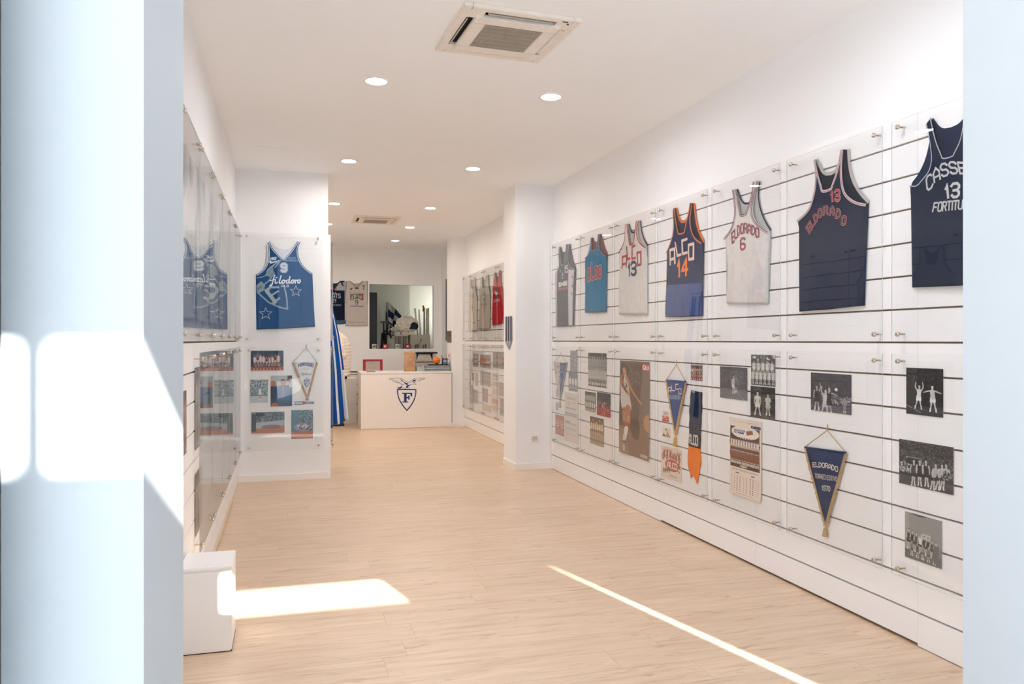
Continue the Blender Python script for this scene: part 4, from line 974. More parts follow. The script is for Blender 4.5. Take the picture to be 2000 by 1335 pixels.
# three photographs at the right
c = Canvas(72, 96, '#16181c').speck(0, 1, .45, 1, ['#24272c', '#3a3d42', '#1a1c20'], 90, .02, 1).rect(0, 1, 0, .22, '#20242c'); c.cap(0, .20, .4, .05, .006, '#9a9a9a').cap(.2, .13, 1, .10, .02, '#2c3240')
c.man(.34, .13, .52, '#d6d6d4', '#e6e6e4', '#b9b9b6', arms='up', legs=.12, lean=.04); c.man(.74, .10, .56, '#bfc0be', '#dcdcda', '#c2c2be', arms='out', legs=.10, lean=-.03); c.noise(.06, 1)
G3 = 'black and white photographs at the right end of the wall'
pic(JQ, [(1770.8, 717.3), (1843.2, 720.4), (1843.2, 815.5), (1771.5, 807)], c, 'photograph', 'black and white photograph of two white shirted players, topmost at the right', group=G3)
c = Canvas(104, 92, '#2c2c2e').speck(0, 1, .48, 1, ['#3e3e40', '#1e1e20', '#555557', '#6a6a6a'], 700, .012, 2).rect(0, 1, 0, .20, '#4a4a4a'); c.rect(.15, .42, .62, .64, '#9a9a9a').rect(.15, .165, .40, .64, '#9a9a9a').rect(.42, .435, .40, .64, '#9a9a9a').rect(.20, .42, .68, .74, '#3c3c3e').rect(.15, .42, .36, .60, '#161618')
c.speck(0, .2, .3, .5, ['#8a8a8a', '#303030', '#cccccc'], 60, .02, 5)
for i, x in enumerate((.28, .40, .53, .63, .72, .80)): c.man(x, .02 + .02 * (i % 3), .58, '#202022' if i in (1, 2) else '#3a3a3c' if i == 0 else '#a8a8a8', '#1c1c1e', '#b4b4b0', lean=(.02, 0, -.03, .12, .16, .14)[i], arms='down')
c.speck(.82, 1, .25, .45, ['#7a7a7a', '#2a2a2a'], 50, .02, 6); c.noise(.10, 2)
pic(JQ, [(1757.3, 856.4), (1863.6, 873), (1863.3, 966.8), (1757.3, 942.2)], c, 'photograph', 'wide black and white photograph of a players huddle under a hoop', group=G3)
c = Canvas(72, 96, '#7c7c7c').rect(0, .12, 0, 1, '#9a9a98').rect(.12, 1, .42, 1, '#8e8e8c').ell(.4, 1.0, .22, .04, '#3a3a3a').rect(.45, .7, .5, .62, '#b8b8b6').rect(0, 1, 0, .2, '#6a6a68')
for i in range(8): c.man(.12 + i * .105, .20 - .008 * i, .46 - .01 * i, ['#3a3a3a', '#2a2a2a', '#555', '#303030'][i % 4] if i % 3 else '#dcdcdc', '#3a3a3a', '#b0aea8', arms='cross') if False else c.man(.12 + i * .105, .20 - .008 * i, .46 - .01 * i, ['#3a3a3a', '#2a2a2a', '#555555', '#d8d8d6'][i % 4], '#3a3a3a', '#b0aea8')
for i in range(5): c.man(.2 + i * .15, .08 - .01 * i, .34, ['#777777', '#555555', '#8a8a8a'][i % 3], '#5a5a5a', '#a8a6a0')
c.cap(.84, .12, .86, .42, .05, '#6a6a6a').ell(.86, .47, .04, .035, '#a8a6a0').noise(.08, 3)
pic(JQ, [(1769, 997.3), (1841.3, 1017.8), (1840, 1111.5), (1768.3, 1085.4)], c, 'photograph', 'black and white photograph of a suited group on steps, lowest at the right', group=G3)
# action photograph over the 1970 pennant
c = Canvas(96, 90, '#3c3b42').speck(0, 1, .5, 1, ['#46454c', '#34333a'], 80, .04, 4).speck(.3, 1, .22, .42, ['#77757a', '#2c2b30', '#a09ea2', '#55535a'], 260, .016, 5).rect(0, 1, 0, .18, '#55545a')
c.man(.16, .02, .66, '#26252c', '#1e1d24', '#a5a3a6', arms='one', legs=.08); c.man(.36, -.12, .72, '#c9c7c8', '#b9b7b8', '#b2b0b2', arms='up', legs=.14, lean=.03); c.man(.47, -.06, .72, '#26252a', '#1c1b20', '#aaa8aa', arms='out', legs=.08); c.man(.84, .03, .40, '#8a8a8e', '#77777a', '#9a9a9c', legs=.05)
c.ell(.64, .60, .035, .038, '#e2e0e0').noise(.08, 4)
pic(JQ, [(1585.2, 726.8), (1664, 731.9), (1664, 809.8), (1584.3, 800.2)], c, 'photograph', 'black and white photograph of a jump for the ball above the 1970 pennant', group=G3)
G4 = 'black and white photographs above the calendar'
c = Canvas(66, 76, '#454548').speck(.0, 1, .5, .95, ['#5a5a5e', '#333336', '#727276'], 240, .014, 6).rect(0, 1, 0, .32, '#68686c').cap(.9, .0, .45, .40, .008, '#a5a5a8').rect(.1, .8, .9, 1, '#3a3a3d'); c.man(.52, .18, .56, '#c2c2c2', '#d8d8d8', '#aaaaaa', arms='down', legs=.05); c.man(.60, .22, .5, '#55555a', '#444448', '#8a8a8a'); c.noise(.09, 6)
pic(JQ, [(1407.6, 714.5), (1460.9, 718.4), (1460, 782.8), (1407, 775.3)], c, 'photograph', 'dim grey photograph of a running player, left of two stacked photographs', group=G4)
c = team(60, 80, '#5c5b56', '#d2d1cc', '#c8c7c2', '#a3a29c', 5, 6, 7, '#4a4945', .34, .48, .08); c.rect(.36, .64, .84, 1, '#3a3936').rect(.40, .60, .87, .97, '#8a8984').rect(.46, .54, .89, .95, '#3c3b38')
pic(JQ, [(1467.8, 691.5), (1515.4, 693.6), (1514.8, 754.4), (1467.8, 750.8)], c, 'photograph', 'black and white team photograph with a backboard above the players', group=G4)
c = Canvas(60, 80, '#2b2a26').speck(0, 1, .35, 1, ['#33322d', '#22211e', '#4a4842'], 60, .03, 8).rect(0, 1, 0, .14, '#4e4c45'); c.man(.30, .06, .78, '#cfccc0', '#d8d5c8', '#bcb8ab', legs=.10, lean=0); c.man(.72, .10, .70, '#c5c2b6', '#b5b2a6', '#b0ad9f', legs=.06, arms='cross'); c.noise(.07, 8)
pic(JQ, [(1466.9, 752.9), (1514.8, 757.4), (1514.8, 818.8), (1466.9, 811.3)], c, 'photograph', 'black and white photograph of two players walking, below the backboard team photograph', group=G4)
# calendar
t_uv = [JQ.uv(*p) for p in ((1426.4, 818.4), (1489.4, 820.5), (1487, 978.9), (1427.7, 961.4))]
u0 = (t_uv[0][0] + t_uv[3][0]) / 2; u1 = (t_uv[1][0] + t_uv[2][0]) / 2; v1 = (t_uv[0][1] + t_uv[1][1]) / 2 ; v0 = (t_uv[2][1] + t_uv[3][1]) / 2
W_, H_ = u1 - u0, v1 - v0
t = empty('calendar', M=JQ.mat((u0 + u1) / 2, (v0 + v1) / 2, .003)); tag(t, 'wall calendar with a team photograph above a grid of dates, hanging under the photographs', 'calendar')
hfc = lambda X, Y: .006 * (0.5 - Y / H_) ** 2 + .002 * np.sin(Y * 14) if not isinstance(X, float) else .006 * (0.5 - Y / H_) ** 2 + .002 * math.sin(Y * 14)
c = Canvas(84, 190, '#e9d9cb')
c.rect(.0, 1, .975, 1, '#dccbbb'); c.text('ELDORADO', .70, .97, .905, .93, '#27356b', .006, .15)
c.rect(.02, .95, .36, .895, '#43261c').ell(.5, .83, .44, .085, '#e6dccf').poly([(.56, .80), (.76, .825), (.73, .875), (.53, .85)], '#96503a')
c.text('CALIFORNIA', .14, .50, .84, .855, '#8890ac', .004, .2).ell(.22, .82, .07, .016, '#2c4b80').ell(.23, .82, .04, .009, '#e6dccf').text('COLOR', .30, .46, .812, .828, '#3c5686', .005, .2)
for i in range(11): c.man(.075 + i * .082, .555 + .0 * i, .21, '#dcd8cf', '#c8a890', '#6e3a28', hair='#2a1a14', arms='down')
for i in range(11): c.man(.07 + i * .082, .41, .20, '#8e4a30', '#7a3c26', '#7a4630', hair='#2a1a14')
c.rect(.02, .95, .36, .40, '#3a2018').lines(.05, .93, .40, .47, 3, '#d8c6b4', 3).ell(.45, .385, .12, .015, '#cbb9a4')
c.lines(.08, .90, .315, .345, 4, '#a39a92', 4, .3, .8); c.text('AGO', .20, .30, .283, .29, '#3a3a3a', .004, .2); c.text('SET', .70, .80, .283, .29, '#3a3a3a', .004, .2)
for colx in (.08, .17, .26, .35, .47, .56, .68, .76, .85, .92):
    for r in range(9):
        if (colx, r) != (.92, 0): c.rect(colx - .018, colx + .010, .245 - r * .024, .255 - r * .024, '#4a4644' if colx in (.26, .35, .76, .68) else '#9a928c')
c.lines(.2, .8, .02, .03, 1, '#8a8580', 5)
paint('sheet', c, W_, H_, .0015, t, hfc)
m = MB()
for k in range(4): m.box(-W_ / 2 + .004, W_ / 2 - .003 + .0015 * k, -H_ / 2 + .003 * k + .004, H_ / 2 - .01, -.0022 + k * .0005, -.0018 + k * .0005)
m.build('under_pages', mat('paper', '#e6d6c6', .7), t)
m = MB(); m.box(-W_ / 2 - .002, W_ / 2 + .002, H_ / 2 - .014, H_ / 2 + .002, -.002, .006); m.build('binding', mat('paper', '#e6d6c6', .7), t)
# pennants
WH = '#dcd9d2'
pennant(JQ, 'pennant', 'navy pennant dated 1970 with gold fringe, cord and brown tassel', (1619, 839.7), (1576, 871.5), (1654, 881.7), (1615.2, 1024), (1615.2, 1046.5), '#1d3359', fringe=.016, texts=[
    Text('ELDORADO', [(1591.5, 903), (1639.5, 911.5), (1639.5, 921), (1591.5, 911)], [('#d9cfc0', 1)], .2, .3, .35), Text('TORNEO', [(1595.6, 924), (1616, 927), (1616, 935.4), (1595.6, 932)], [('#b9b6ae', 1)], .17, name='small_lettering'),
    Text('ESTIVO', [(1619, 927.6), (1638, 930.8), (1638, 939), (1619, 936)], [('#b9b6ae', 1)], .17, name='small_lettering'), Text('1970', [(1609, 947), (1625, 949.6), (1625, 958.6), (1609, 956)], [('#c9c6bd', 1)], .18, name='number')], fcol='#b99a6e')
pennant(JQ, 'pennant', 'blue pennant with block letters, gold fringe and tassel beside the scarf', (1323.7, 711), (1304, 740.8), (1341, 743.6), (1321, 846), (1320.4, 871), '#1f4a86', fringe=.020, texts=[
    Text('a', [(1308.6, 756), (1313.4, 756), (1313.4, 766), (1308.6, 766)], [('#e6cfc4', 1)], .2), Text('l', [(1314.8, 752), (1320.8, 752), (1320.8, 762.4), (1314.8, 762.4)], [('#e6cfc4', 1)], .2), Text('c', [(1322.4, 750), (1326.6, 750), (1326.6, 759.6), (1322.4, 759.6)], [('#e6cfc4', 1)], .2), Text('o', [(1328, 758.6), (1333, 759.4), (1333, 769), (1328, 768)], [('#e6cfc4', 1)], .2),
    Text('PALLACANESTRO', [(1309, 771), (1331.6, 772.4), (1331.2, 779.4), (1310.4, 778)], [('#93a6bd', 1)], .16, .2, name='small_lettering')], fcol='#d0a356')
def exPA(root, loc, hf):
    q = loc([(1095.2, 742)])[0]; patch(root, 'round_emblem', [('fill', circ(q, .030, .048), '#c6c9cc'), ('line', circ(q, .026, .042) + [circ(q, .026, .042)[0]], .005, '#4b5f86'), ('line', [(q[0], q[1] + .03), (q[0], q[1] - .03)], .008, '#5a6c90')], hf, .002)
pennant(JQ, 'pennant', 'half cream half blue pennant with pale fringe next to the column', (1096.5, 693.5), (1082.8, 706.4), (1108.8, 707), (1095, 780), (1094.4, 796), '#d9cfc2', '#4c6797', fringe=.010, cord='#b5ab98', fcol='#c7b89a', extra=exPA, texts=[
    Text('FORTITUDO', [(1088, 714), (1102, 713.6), (1101.4, 718.6), (1088.6, 719)], [('#b58a6c', 1)], .22, .2), Text('BOLOGNA', [(1088, 724.4), (1101, 724.4), (1101, 728), (1088, 728)], [('#b09a84', 1)], .22, .2, name='small_lettering')])
# scarf
def scarf():
    P = lambda pts: [JQ.uv(*p) for p in pts]; o = P([(1360, 870)])[0]; t = empty('scarf', M=JQ.mat(o[0], o[1], .003)); tag(t, 'narrow navy scarf with a forked orange end beside the blue pennant', 'scarf')
    def band(nm, Lp, Rp, col, cz=0):
        Lq = [(a - o[0], b - o[1]) for a, b in P(Lp)]; Rq = [(a - o[0], b - o[1]) for a, b in P(Rp)]; m = MB(); n = 30
        La, Ra = resample(Lq, n + 1), resample(Rq, n + 1)
        for i in range(n + 1):
            for j in range(9):
                t_ = j / 8; u = La[i][0] + (Ra[i][0] - La[i][0]) * t_; v = La[i][1] + (Ra[i][1] - La[i][1]) * t_
                m.v.append((u, v, cz + .007 * math.sin(t_ * math.pi) ** .5 + .0015 * math.sin(v * 60 + j)))
        for i in range(n):
            for j in range(8): a = i * 9 + j; m.f.append((a, a + 9, a + 10, a + 1)); m.m.append(0)
        ob = m.build(nm, fabric(col), t, True); md = ob.modifiers.new('thickness', 'SOLIDIFY'); md.thickness = .003
    band('navy_half', [(1350.5, 761.5), (1347, 800), (1346.6, 840), (1345, 872)], [(1371.7, 765.6), (1371.6, 800), (1369.6, 840), (1368.6, 877.5)], '#1b2740')
    band('orange_half', [(1345.4, 870), (1343.4, 904.6), (1349, 925), (1356, 930), (1363.4, 944)], [(1368.6, 876), (1370.8, 904), (1368.4, 912), (1366.4, 926), (1363.8, 943.4)], '#ef7d1a', .001)
    band('orange_tail', [(1346.6, 905), (1348.6, 922), (1350.6, 933)], [(1358, 905), (1357, 922), (1351.2, 932.4)], '#e87716', -.001)
    q = [tuple(np.array(p) - np.array(o)) for p in P([(1349.3, 847), (1366.2, 851), (1366, 870), (1349.3, 864)])]; m = MB()
    ribbons(m, [[bil(q, x, y) for x, y in s_] for s_ in text_strokes('ALCO', .2)], .012, .011, FLAT); m.build('lettering', ink('#cfd3d2'), t)
    q = [tuple(np.array(p) - np.array(o)) for p in P([(1355, 763.6), (1360, 764.4), (1360, 766), (1355, 765.4)])]; m = MB(); fillpoly(m, q, .009, FLAT); m.build('woven_label', ink('#d5d8da'), t)
scarf()
# small prints beside the blue pennant
c = team(44, 56, '#4a3a34', '#b9836c', '#a8433c', '#d8b49a', 6, 6, 9, '#7a2a28', .42, .40, .08).ell(.12, .62, .06, .08, '#e8e4de').ell(.88, .62, .06, .1, '#4a86a8').rect(0, 1, .9, 1, '#3c3c3c').lines(0, 1, .92, .98, 1, '#ddd8d0', 2)
pic(JQ, (1350.3, 712, 1372.4, 742.6), c, 'photograph', 'small colour team photograph in dark red above the scarf')
c = Canvas(44, 48, '#e9dcd0').rect(.02, .95, .0, .52, '#cf3b28').speck(.1, .9, .1, .5, ['#f0e4d8'], 9, .05, 3).ell(.5, .75, .30, .14, '#8e8a84').ell(.5, .75, .24, .10, '#e9dcd0').text('40', .36, .64, .68, .82, '#7d7a76', .012)
pic(JQ, (1293.7, 801.8, 1307.3, 822.8), c, 'sticker', 'small red and white square sticker left of the blue pennant', 'sticker', off=.001, th=.0006)
c = Canvas(48, 40, '#e9dcd0').poly([(.02, .05), (.5, .98), (.98, .05)], '#3c5b52').ell(.45, .45, .2, .28, '#e6e0d6').ell(.68, .25, .18, .2, '#d77b62')
pic(JQ, (1293.7, 835, 1309.4, 853), c, 'sticker', 'small green triangular sticker below the red square sticker', 'sticker', off=.001, th=.0006)
c = Canvas(90, 130, '#e5d3c5')
for i in range(6): c.man(.18 + i * .14, .55 + .05 * math.sin(i * 1.3), .34, '#a85244', '#a85244', '#8a4a38', hair='#4a241c', arms='up')
for i in range(5): c.man(.12 + i * .19, .50, .30, '#b5766a', '#a85244', '#7a3c30', hair='#4a241c')
c.ell(.56, .44, .36, .20, '#f0dfd0').ell(.56, .44, .345, .187, '#b5423a').text('ALCO', .34, .78, .35, .53, '#f0e2d4', .013, .25)
for i in range(4): c.man(.15 + i * .09, .10 + .02 * i, .22, '#4a443e', '#3e3832', '#7d6a5c', legs=.1)
c.man(.88, .22, .35, '#a85244', '#e5d3c5', '#8a5a48').lines(.42, .80, .08, .14, 2, '#55504a', 5)
pic(JQ, [(1291.5, 870), (1332.5, 877.3), (1331.4, 941.4), (1291.5, 929.8)], c, 'poster', 'cream card with a red oval sponsor badge and drawn players below the blue pennant', 'poster', off=.001)
# tall poster of a player
c = Canvas(110, 330, '#6d5246').rect(.25, .82, .72, .97, '#573d34').rect(.25, .82, .28, .72, '#60463b').poly([(.80, .98), (1, .98), (1, .2), (.66, .25)], '#7a675b').poly([(.12, .98), (0, .9), (0, .3), (.10, .3)], '#4b3d37').rect(0, 1, 0, .24, '#7b5d4e').poly([(0, 0), (.35, 0), (.2, .26), (0, .3)], '#8a7465')
c.ell(.55, .30, .16, .12, '#3c2724').rect(.42, .68, .20, .30, '#4a322c').speck(.40, .72, .76, .90, ['#8a7062', '#6a5046'], 60, .006, 4).rect(.3, .72, .528, .532, '#7c6152').rect(.3, .74, .452, .456, '#7a6050').ell(1.0, .38, .16, .09, '#c08c60')
c.ell(.21, .90, .13, .062, '#241c1a').ell(.16, .945, .10, .03, '#2a201c').cap(.17, .845, .19, .88, .022, '#b07a58').ell(.155, .895, .058, .032, '#bd8a68')
c.cap(.17, .80, .20, .60, .048, '#c9c1b8', .052).cap(.20, .60, .24, .52, .056, '#cfc7be', .058).cap(.28, .56, .30, .50, .036, '#cfc7be')
c.cap(.25, .82, .42, .70, .018, '#b07a58', .015).cap(.42, .70, .70, .59, .014, '#b07a58', .010).cap(.70, .59, .76, .57, .011, '#c08a66')
c.cap(.07, .82, .10, .73, .020, '#a06a4c', .017).cap(.10, .73, .28, .65, .017, '#8e3a28', .014).cap(.28, .65, .34, .635, .012, '#c08a66')
c.cap(.14, .84, .10, .80, .010, '#7a2c24').cap(.20, .70, .24, .74, .008, '#2c2826').cap(.22, .76, .27, .72, .006, '#2c2826')
c.cap(.17, .48, .17, .36, .022, '#b07a58', .017).cap(.29, .50, .31, .40, .030, '#ad6a48', .021).cap(.31, .40, .28, .34, .020, '#c08a5c').cap(.28, .33, .25, .29, .018, '#b03a28')
c.cap(.24, .28, .20, .17, .020, '#ddd8ce', .014).cap(.18, .20, .17, .15, .012, '#c8c2b8').cap(.16, .13, .22, .13, .010, '#4a423c').cap(.17, .09, .18, .04, .010, '#bdb2a6').rect(.08, .24, .475, .480, '#a83c34').rect(.08, .24, .466, .471, '#2f3550')
c.rect(.77, .99, .905, .975, '#b8323a').text('Q', .80, .86, .92, .962, '#f0e4dc', .0035).text('UI', .885, .965, .92, .955, '#f0e4dc', .0035, .25).rect(.72, .96, .025, .05, '#d8ccbe').lines(.74, .95, .028, .047, 1, '#8a5a4c', 3, .3); c.noise(.03, 11)
pic(JQ, [(1212.6, 702.9), (1271.2, 707.2), (1268.6, 901.2), (1211.2, 881)], c, 'poster', 'tall brown poster of a curly haired player in white', 'poster', hf=lambda X, Y: .006 + .005 * np.sin(X * 12 + Y * 5))
# the four team photographs
G5 = 'photographs left of the tall poster'
pic(JQ, (1149.4, 689, 1184.9, 754.5), team(60, 86, '#15171c', '#8a8a88', '#b5b5b2', '#9a9a96', 7, 8, 12, '#3a3a3a', .36, .56, .10), 'photograph', 'dark black and white photograph of two rows of players, largest left of the poster', group=G5)
pic(JQ, (1143.4, 765, 1163.7, 802.5), team(44, 60, '#3a3835', '#a8a6a0', '#d8d6d0', '#8a8880', 6, 5, 13, '#8a8880', .4, .5, .14), 'photograph', 'small black and white crowd photograph below the dark team photograph', group=G5)
c = Canvas(56, 66, '#1d2030').speck(0, 1, .5, 1, ['#2c3146', '#44465a', '#141724'], 80, .03, 5).rect(0, 1, 0, .35, '#a3242c').speck(0, 1, .32, .6, ['#5a3a44', '#b5565a', '#3c3444', '#c8a8a0'], 60, .03, 6); c.man(.5, .06, .52, '#b53a40', '#a8303a', '#b08a7c', arms='up', legs=.12); c.noise(.12, 7)
pic(JQ, (1166.6, 767, 1193, 812.6), c, 'photograph', 'small red and dark blue action photograph', group=G5)
pic(JQ, (1153, 815, 1179.5, 868.4), team(52, 70, '#5c4c38', '#d8cdb8', '#a8977c', '#a38a6a', 6, 6, 14, '#6e5c44', .40, .46, .10), 'photograph', 'sepia team photograph, lowest left of the poster', group=G5)
# by the column
G6 = 'prints by the right column'
c = Canvas(34, 62, '#7e7e7e').rect(0, 1, .6, 1, '#8a8a8a').speck(.2, .9, .25, .6, ['#a5a5a5', '#5e5e5e', '#b5b5b5'], 60, .03, 8).rect(0, 1, 0, .2, '#8c8c8c').noise(.06, 8)
pic(JQ, (1114.3, 684.3, 1128.4, 724.6), c, 'photograph', 'plain grey photograph at the top beside the cream and blue pennant', group=G6)
c = Canvas(40, 60, '#6c6c6e').rect(0, 1, 0, .3, '#7a7a7c')
for x in (.18, .5, .82): c.man(x, .12, .66, '#e6e6e6', '#e0e0e0', '#a8a8a8')
pic(JQ, (1111.2, 725.6, 1128.4, 763.4), c.noise(.06, 9), 'photograph', 'grey photograph of three figures in white beside the cream and blue pennant', group=G6)
c = Canvas(62, 200, '#dfd3c8').lines(.2, .55, .95, .965, 1, '#9a9088', 1).lines(.18, .85, .86, .91, 2, '#8f989c', 2, .32).lines(.18, .85, .78, .82, 2, '#a5b5b8', 3, .32).rect(.2, .4, .755, .762, '#6b6560').lines(.1, .9, .67, .70, 1, '#6a6e70', 4, .35).lines(.1, .9, .645, .655, 1, '#8a8580', 5, .35).lines(.03, .95, .52, .60, 2, '#6f9aa6', 6, .4, .9).lines(.3, .7, .49, .50, 1, '#9a948c', 7)
c.rect(.05, .45, .36, .42, '#9ab5ba').lines(.05, .45, .37, .41, 2, '#6f8f98', 8).lines(.52, .9, .35, .39, 2, '#7d7872', 9, .4).lines(.1, .9, .24, .29, 3, '#a59c94', 10).lines(.1, .9, .14, .17, 2, '#a59c94', 11)
pic(JQ, [(1103.6, 766), (1129.2, 768), (1129.2, 868.6), (1103.6, 858)], c, 'poster', 'narrow printed game notice with pale blue lines of text beside the column', 'poster')
c = Canvas(40, 60, '#b56e58').rect(0, 1, .55, .75, '#c88a70').rect(0, 1, 0, .3, '#c07a62').speck(.1, .9, .35, .6, ['#e0b8a0', '#8a4a3a'], 40, .03, 3).noise(.06, 3)
pic(JQ, [(1085.3, 809.6), (1102.2, 812), (1101.6, 851.5), (1085.3, 846.6)], c, 'photograph', 'faded orange photograph of an arena, lowest by the column', group=G6)
for (x, y, lab) in ((1088.4, 766.4, 'upper of two round badge stickers below the cream pennant'), (1087.9, 793, 'lower of two round badge stickers below the cream pennant')):
    q = JQ.uv(x, y); t = empty('badge_sticker', M=JQ.mat(q[0], q[1], .001)); tag(t, lab, 'sticker', 'round badge stickers')
    m = MB(); m.prism(circ((0, 0), .036, .046), 0, .001, 0); m.build('disc', mat('sticker_white', '#d8d2d0', .5), t)
    patch(t, 'badge_ring', [('line', circ((0, 0), .030, .040) + [circ((0, 0), .030, .040)[0]], .006, '#8a5a78'), ('line', [(0, .026), (0, -.026)], .010, '#6c6a90')], FLAT, .0015)

# ------------------------------------------------------------ prints beyond the right column
G7 = 'prints on the wall beyond the right column'
FARP = [((924.7, 690.5, 934.4, 716), dict(bg='#8a8078', a='#a59c94', b='#9a9188'), 'grey photograph, top left of the far display'),
 ((938.2, 692, 958.5, 718), dict(bg='#6e6862', a='#2e3238', b='#c8673c'), 'colour team photograph with an orange foreground on the far display'),
 ((963, 687, 984, 718.6), dict(bg='#7a6f68', a='#8e3238', b='#6a625c'), 'team photograph with a red row, top right of the far display'),
 ((938.2, 725, 958.5, 753), dict(bg='#77716c', a='#8a857f', b='#5f5b58'), 'tall grey photograph below the orange floored team photograph'),
 ((922.2, 728, 926.6, 741), dict(bg='#8e857d', a='#a59c94', b='#8a8178'), 'tiny grey photograph at the left of the far display'),
 ((928.5, 728, 934, 753), dict(bg='#8e857d', a='#a9a098', b='#948b82'), 'slim grey photograph at the left of the far display'),
 ((917.5, 751, 923, 786.6), dict(bg='#76716d', a='#8e8983', b='#a5a09a'), 'narrow dark photograph low at the far left'),
 ((924.7, 761, 933.8, 787), dict(bg='#6f7274', a='#9aa0a4', b='#7a8084'), 'bluish photograph low at the far left'),
 ((943.2, 758, 953, 784.6), dict(bg='#86706a', a='#a5847c', b='#6a605c'), 'small reddish photograph in the middle of the far display'),
 ((974, 746.5, 984, 773.6), dict(bg='#8c7a72', a='#b5897c', b='#a8887c'), 'brownish photograph at the right of the far display'),
 ((976.6, 777, 984.4, 811), dict(bg='#7c736d', a='#928881', b='#68625e'), 'narrow grey photograph low at the right of the far display')]
for i, (r, d, lab) in enumerate(FARP):
    pic(JQ, r, team(26, 34, d['bg'], d['a'], d['b'], '#b0a69c', 4, 5, 30 + i, None, .4, .5, .10), 'photograph', lab, group=G7)
c = Canvas(40, 110, '#ddd0c4').text('SFIDA', .2, .8, .90, .95, '#8a8078', .012).lines(.08, .92, .82, .86, 1, '#6e6660', 1, .4).lines(.08, .92, .66, .76, 2, '#6e6660', 2, .4).rect(.25, .30, .46, .60, '#8a8078').rect(.45, .5, .46, .6, '#8a8078').rect(.65, .7, .46, .6, '#8a8078').lines(.05, .95, .22, .34, 2, '#b5594e', 3, .45, 1).lines(.1, .9, .06, .16, 3, '#8a8078', 4)
pic(JQ, [(960.6, 727), (974, 728), (974, 807), (960.6, 803)], c, 'poster', 'narrow cream game notice with a red line on the far display', 'poster')
c = Canvas(20, 20, '#cfc2b6').noise(.02, 2)
pic(JQ, [(944, 789), (959, 791), (959, 805), (944, 801)], c, 'paper_sheet', 'blank cream sheet at the bottom of the far display', 'paper')
pennant(JQ, 'pennant', 'faint pale pennant at the left end of the far display', (919.4, 687), (916.8, 700), (923, 701), (919, 744), (918.8, 750), '#cdbfb2', fringe=.012, fcol='#a3978a', cord='#a3978a')
# silver striped pennant on the inner face of the right column
JC = Surf('right', 2.30)
def exS(root, loc, hf):
    for x, cc in ((990.4, '#3a4150'), (995.3, '#3c4a78'), (999.8, '#4a5060')):
        patch(root, 'stripe', [('line', loc([(x, 622), (x, 662)]), .012, cc)], hf, .002)
t_ = [JC.uv(*p) for p in ((988.4, 619), (1000.9, 617.6), (1000.9, 664), (995, 681), (988.4, 665))]
o_ = t_[3]; t = empty('striped_banner', M=JC.mat(o_[0], o_[1], .004)); tag(t, 'small silver and navy striped banner with pointed end on the right column', 'banner')
m = MB(); m.prism([(a - o_[0], b - o_[1]) for a, b in (t_[0], t_[4], t_[3], t_[2], t_[1])], 0, .004); m.build('cloth', mat('silver_cloth', '#a8abb2', .35, .3), t)
for f0, cc in ((.14, '#30363f'), (.52, '#2f3f78'), (.88, '#3a4050')):
    a = t_[0][0] + (t_[1][0] - t_[0][0]) * f0 - o_[0]; m = MB(); ribbons(m, [[(a, t_[0][1] - o_[1] - .01), (a, t_[3][1] - o_[1] + .10)]], .045, .005, FLAT); m.build('stripe', ink(cc), t)
m = MB(); ribbons(m, [[(t_[4][0] - o_[0], t_[4][1] - o_[1]), (0, .0), (t_[2][0] - o_[0], t_[2][1] - o_[1])]], .012, .006, FLAT); m.build('edge_piping', ink('#8f95a0'), t)

# ------------------------------------------------------------ left column: lower prints
JS = Surf('front', 7.929); G8 = 'prints on the left column'
c = Canvas(84, 54, '#16283c').rect(0, 1, 0, .2, '#9a4a34').speck(0, 1, .7, 1, ['#1f3a50', '#2a4a5c'], 60, .04, 1)
for i in range(9): c.man(.12 + i * .09, .22, .56 + .08 * math.sin(i), ['#d8d2d0', '#1d2c4a', '#c8c6cc'][i % 3], '#c8c0c0', '#c98f74', arms='up' if i == 5 else 'down')
for i in range(9): c.man(.1 + i * .10, .04, .34, '#2a3a58', '#26364f', '#c08a70')
pic(JS, (490, 684.4, 553.6, 723), c.noise(.08, 1), 'photograph', 'colour team photograph with dark blue background, top of the left column', group=G8)
c = Canvas(50, 66, '#8fa5ae').speck(0, 1, .35, 1, ['#5f7680', '#a9bcc2', '#45606c', '#c5d2d6'], 400, .02, 2).rect(0, 1, 0, .3, '#b9c6cc').man(.55, .10, .62, '#e0e6e8', '#d2dade', '#8a949a').rect(.0, 1, .30, .33, '#55707a')
pic(JS, [(488.4, 741), (523.6, 741), (523.6, 787), (488.8, 785)], c.noise(.06, 2), 'photograph', 'pale black and white photograph of a lone player on the left column', group=G8)
c = Canvas(60, 84, '#a9b6be').rect(0, 1, 0, .62, '#2b4f74').ell(.58, .80, .12, .08, '#5a3426').ell(.60, .74, .10, .08, '#c07a5c').ell(.12, .74, .12, .10, '#b57a60').rect(0, .25, .2, .66, '#1d3352').poly([(.28, .66), (.85, .68), (.95, .2), (.25, .2)], '#2d5f8c').rect(.52, .60, .3, .66, '#8a6a9a').ell(.82, .82, .10, .08, '#6a4a40').rect(.78, 1, .9, 1, '#1c2c40').ell(.8, .75, .07, .06, '#c8a08a').ell(.2, .05, .16, .07, '#b06a44').rect(.35, .9, .02, .1, '#24405c')
pic(JS, (528.6, 733, 570.6, 793), c.noise(.05, 3), 'photograph', 'colour photograph of men in blue suits on the left column', group=G8)
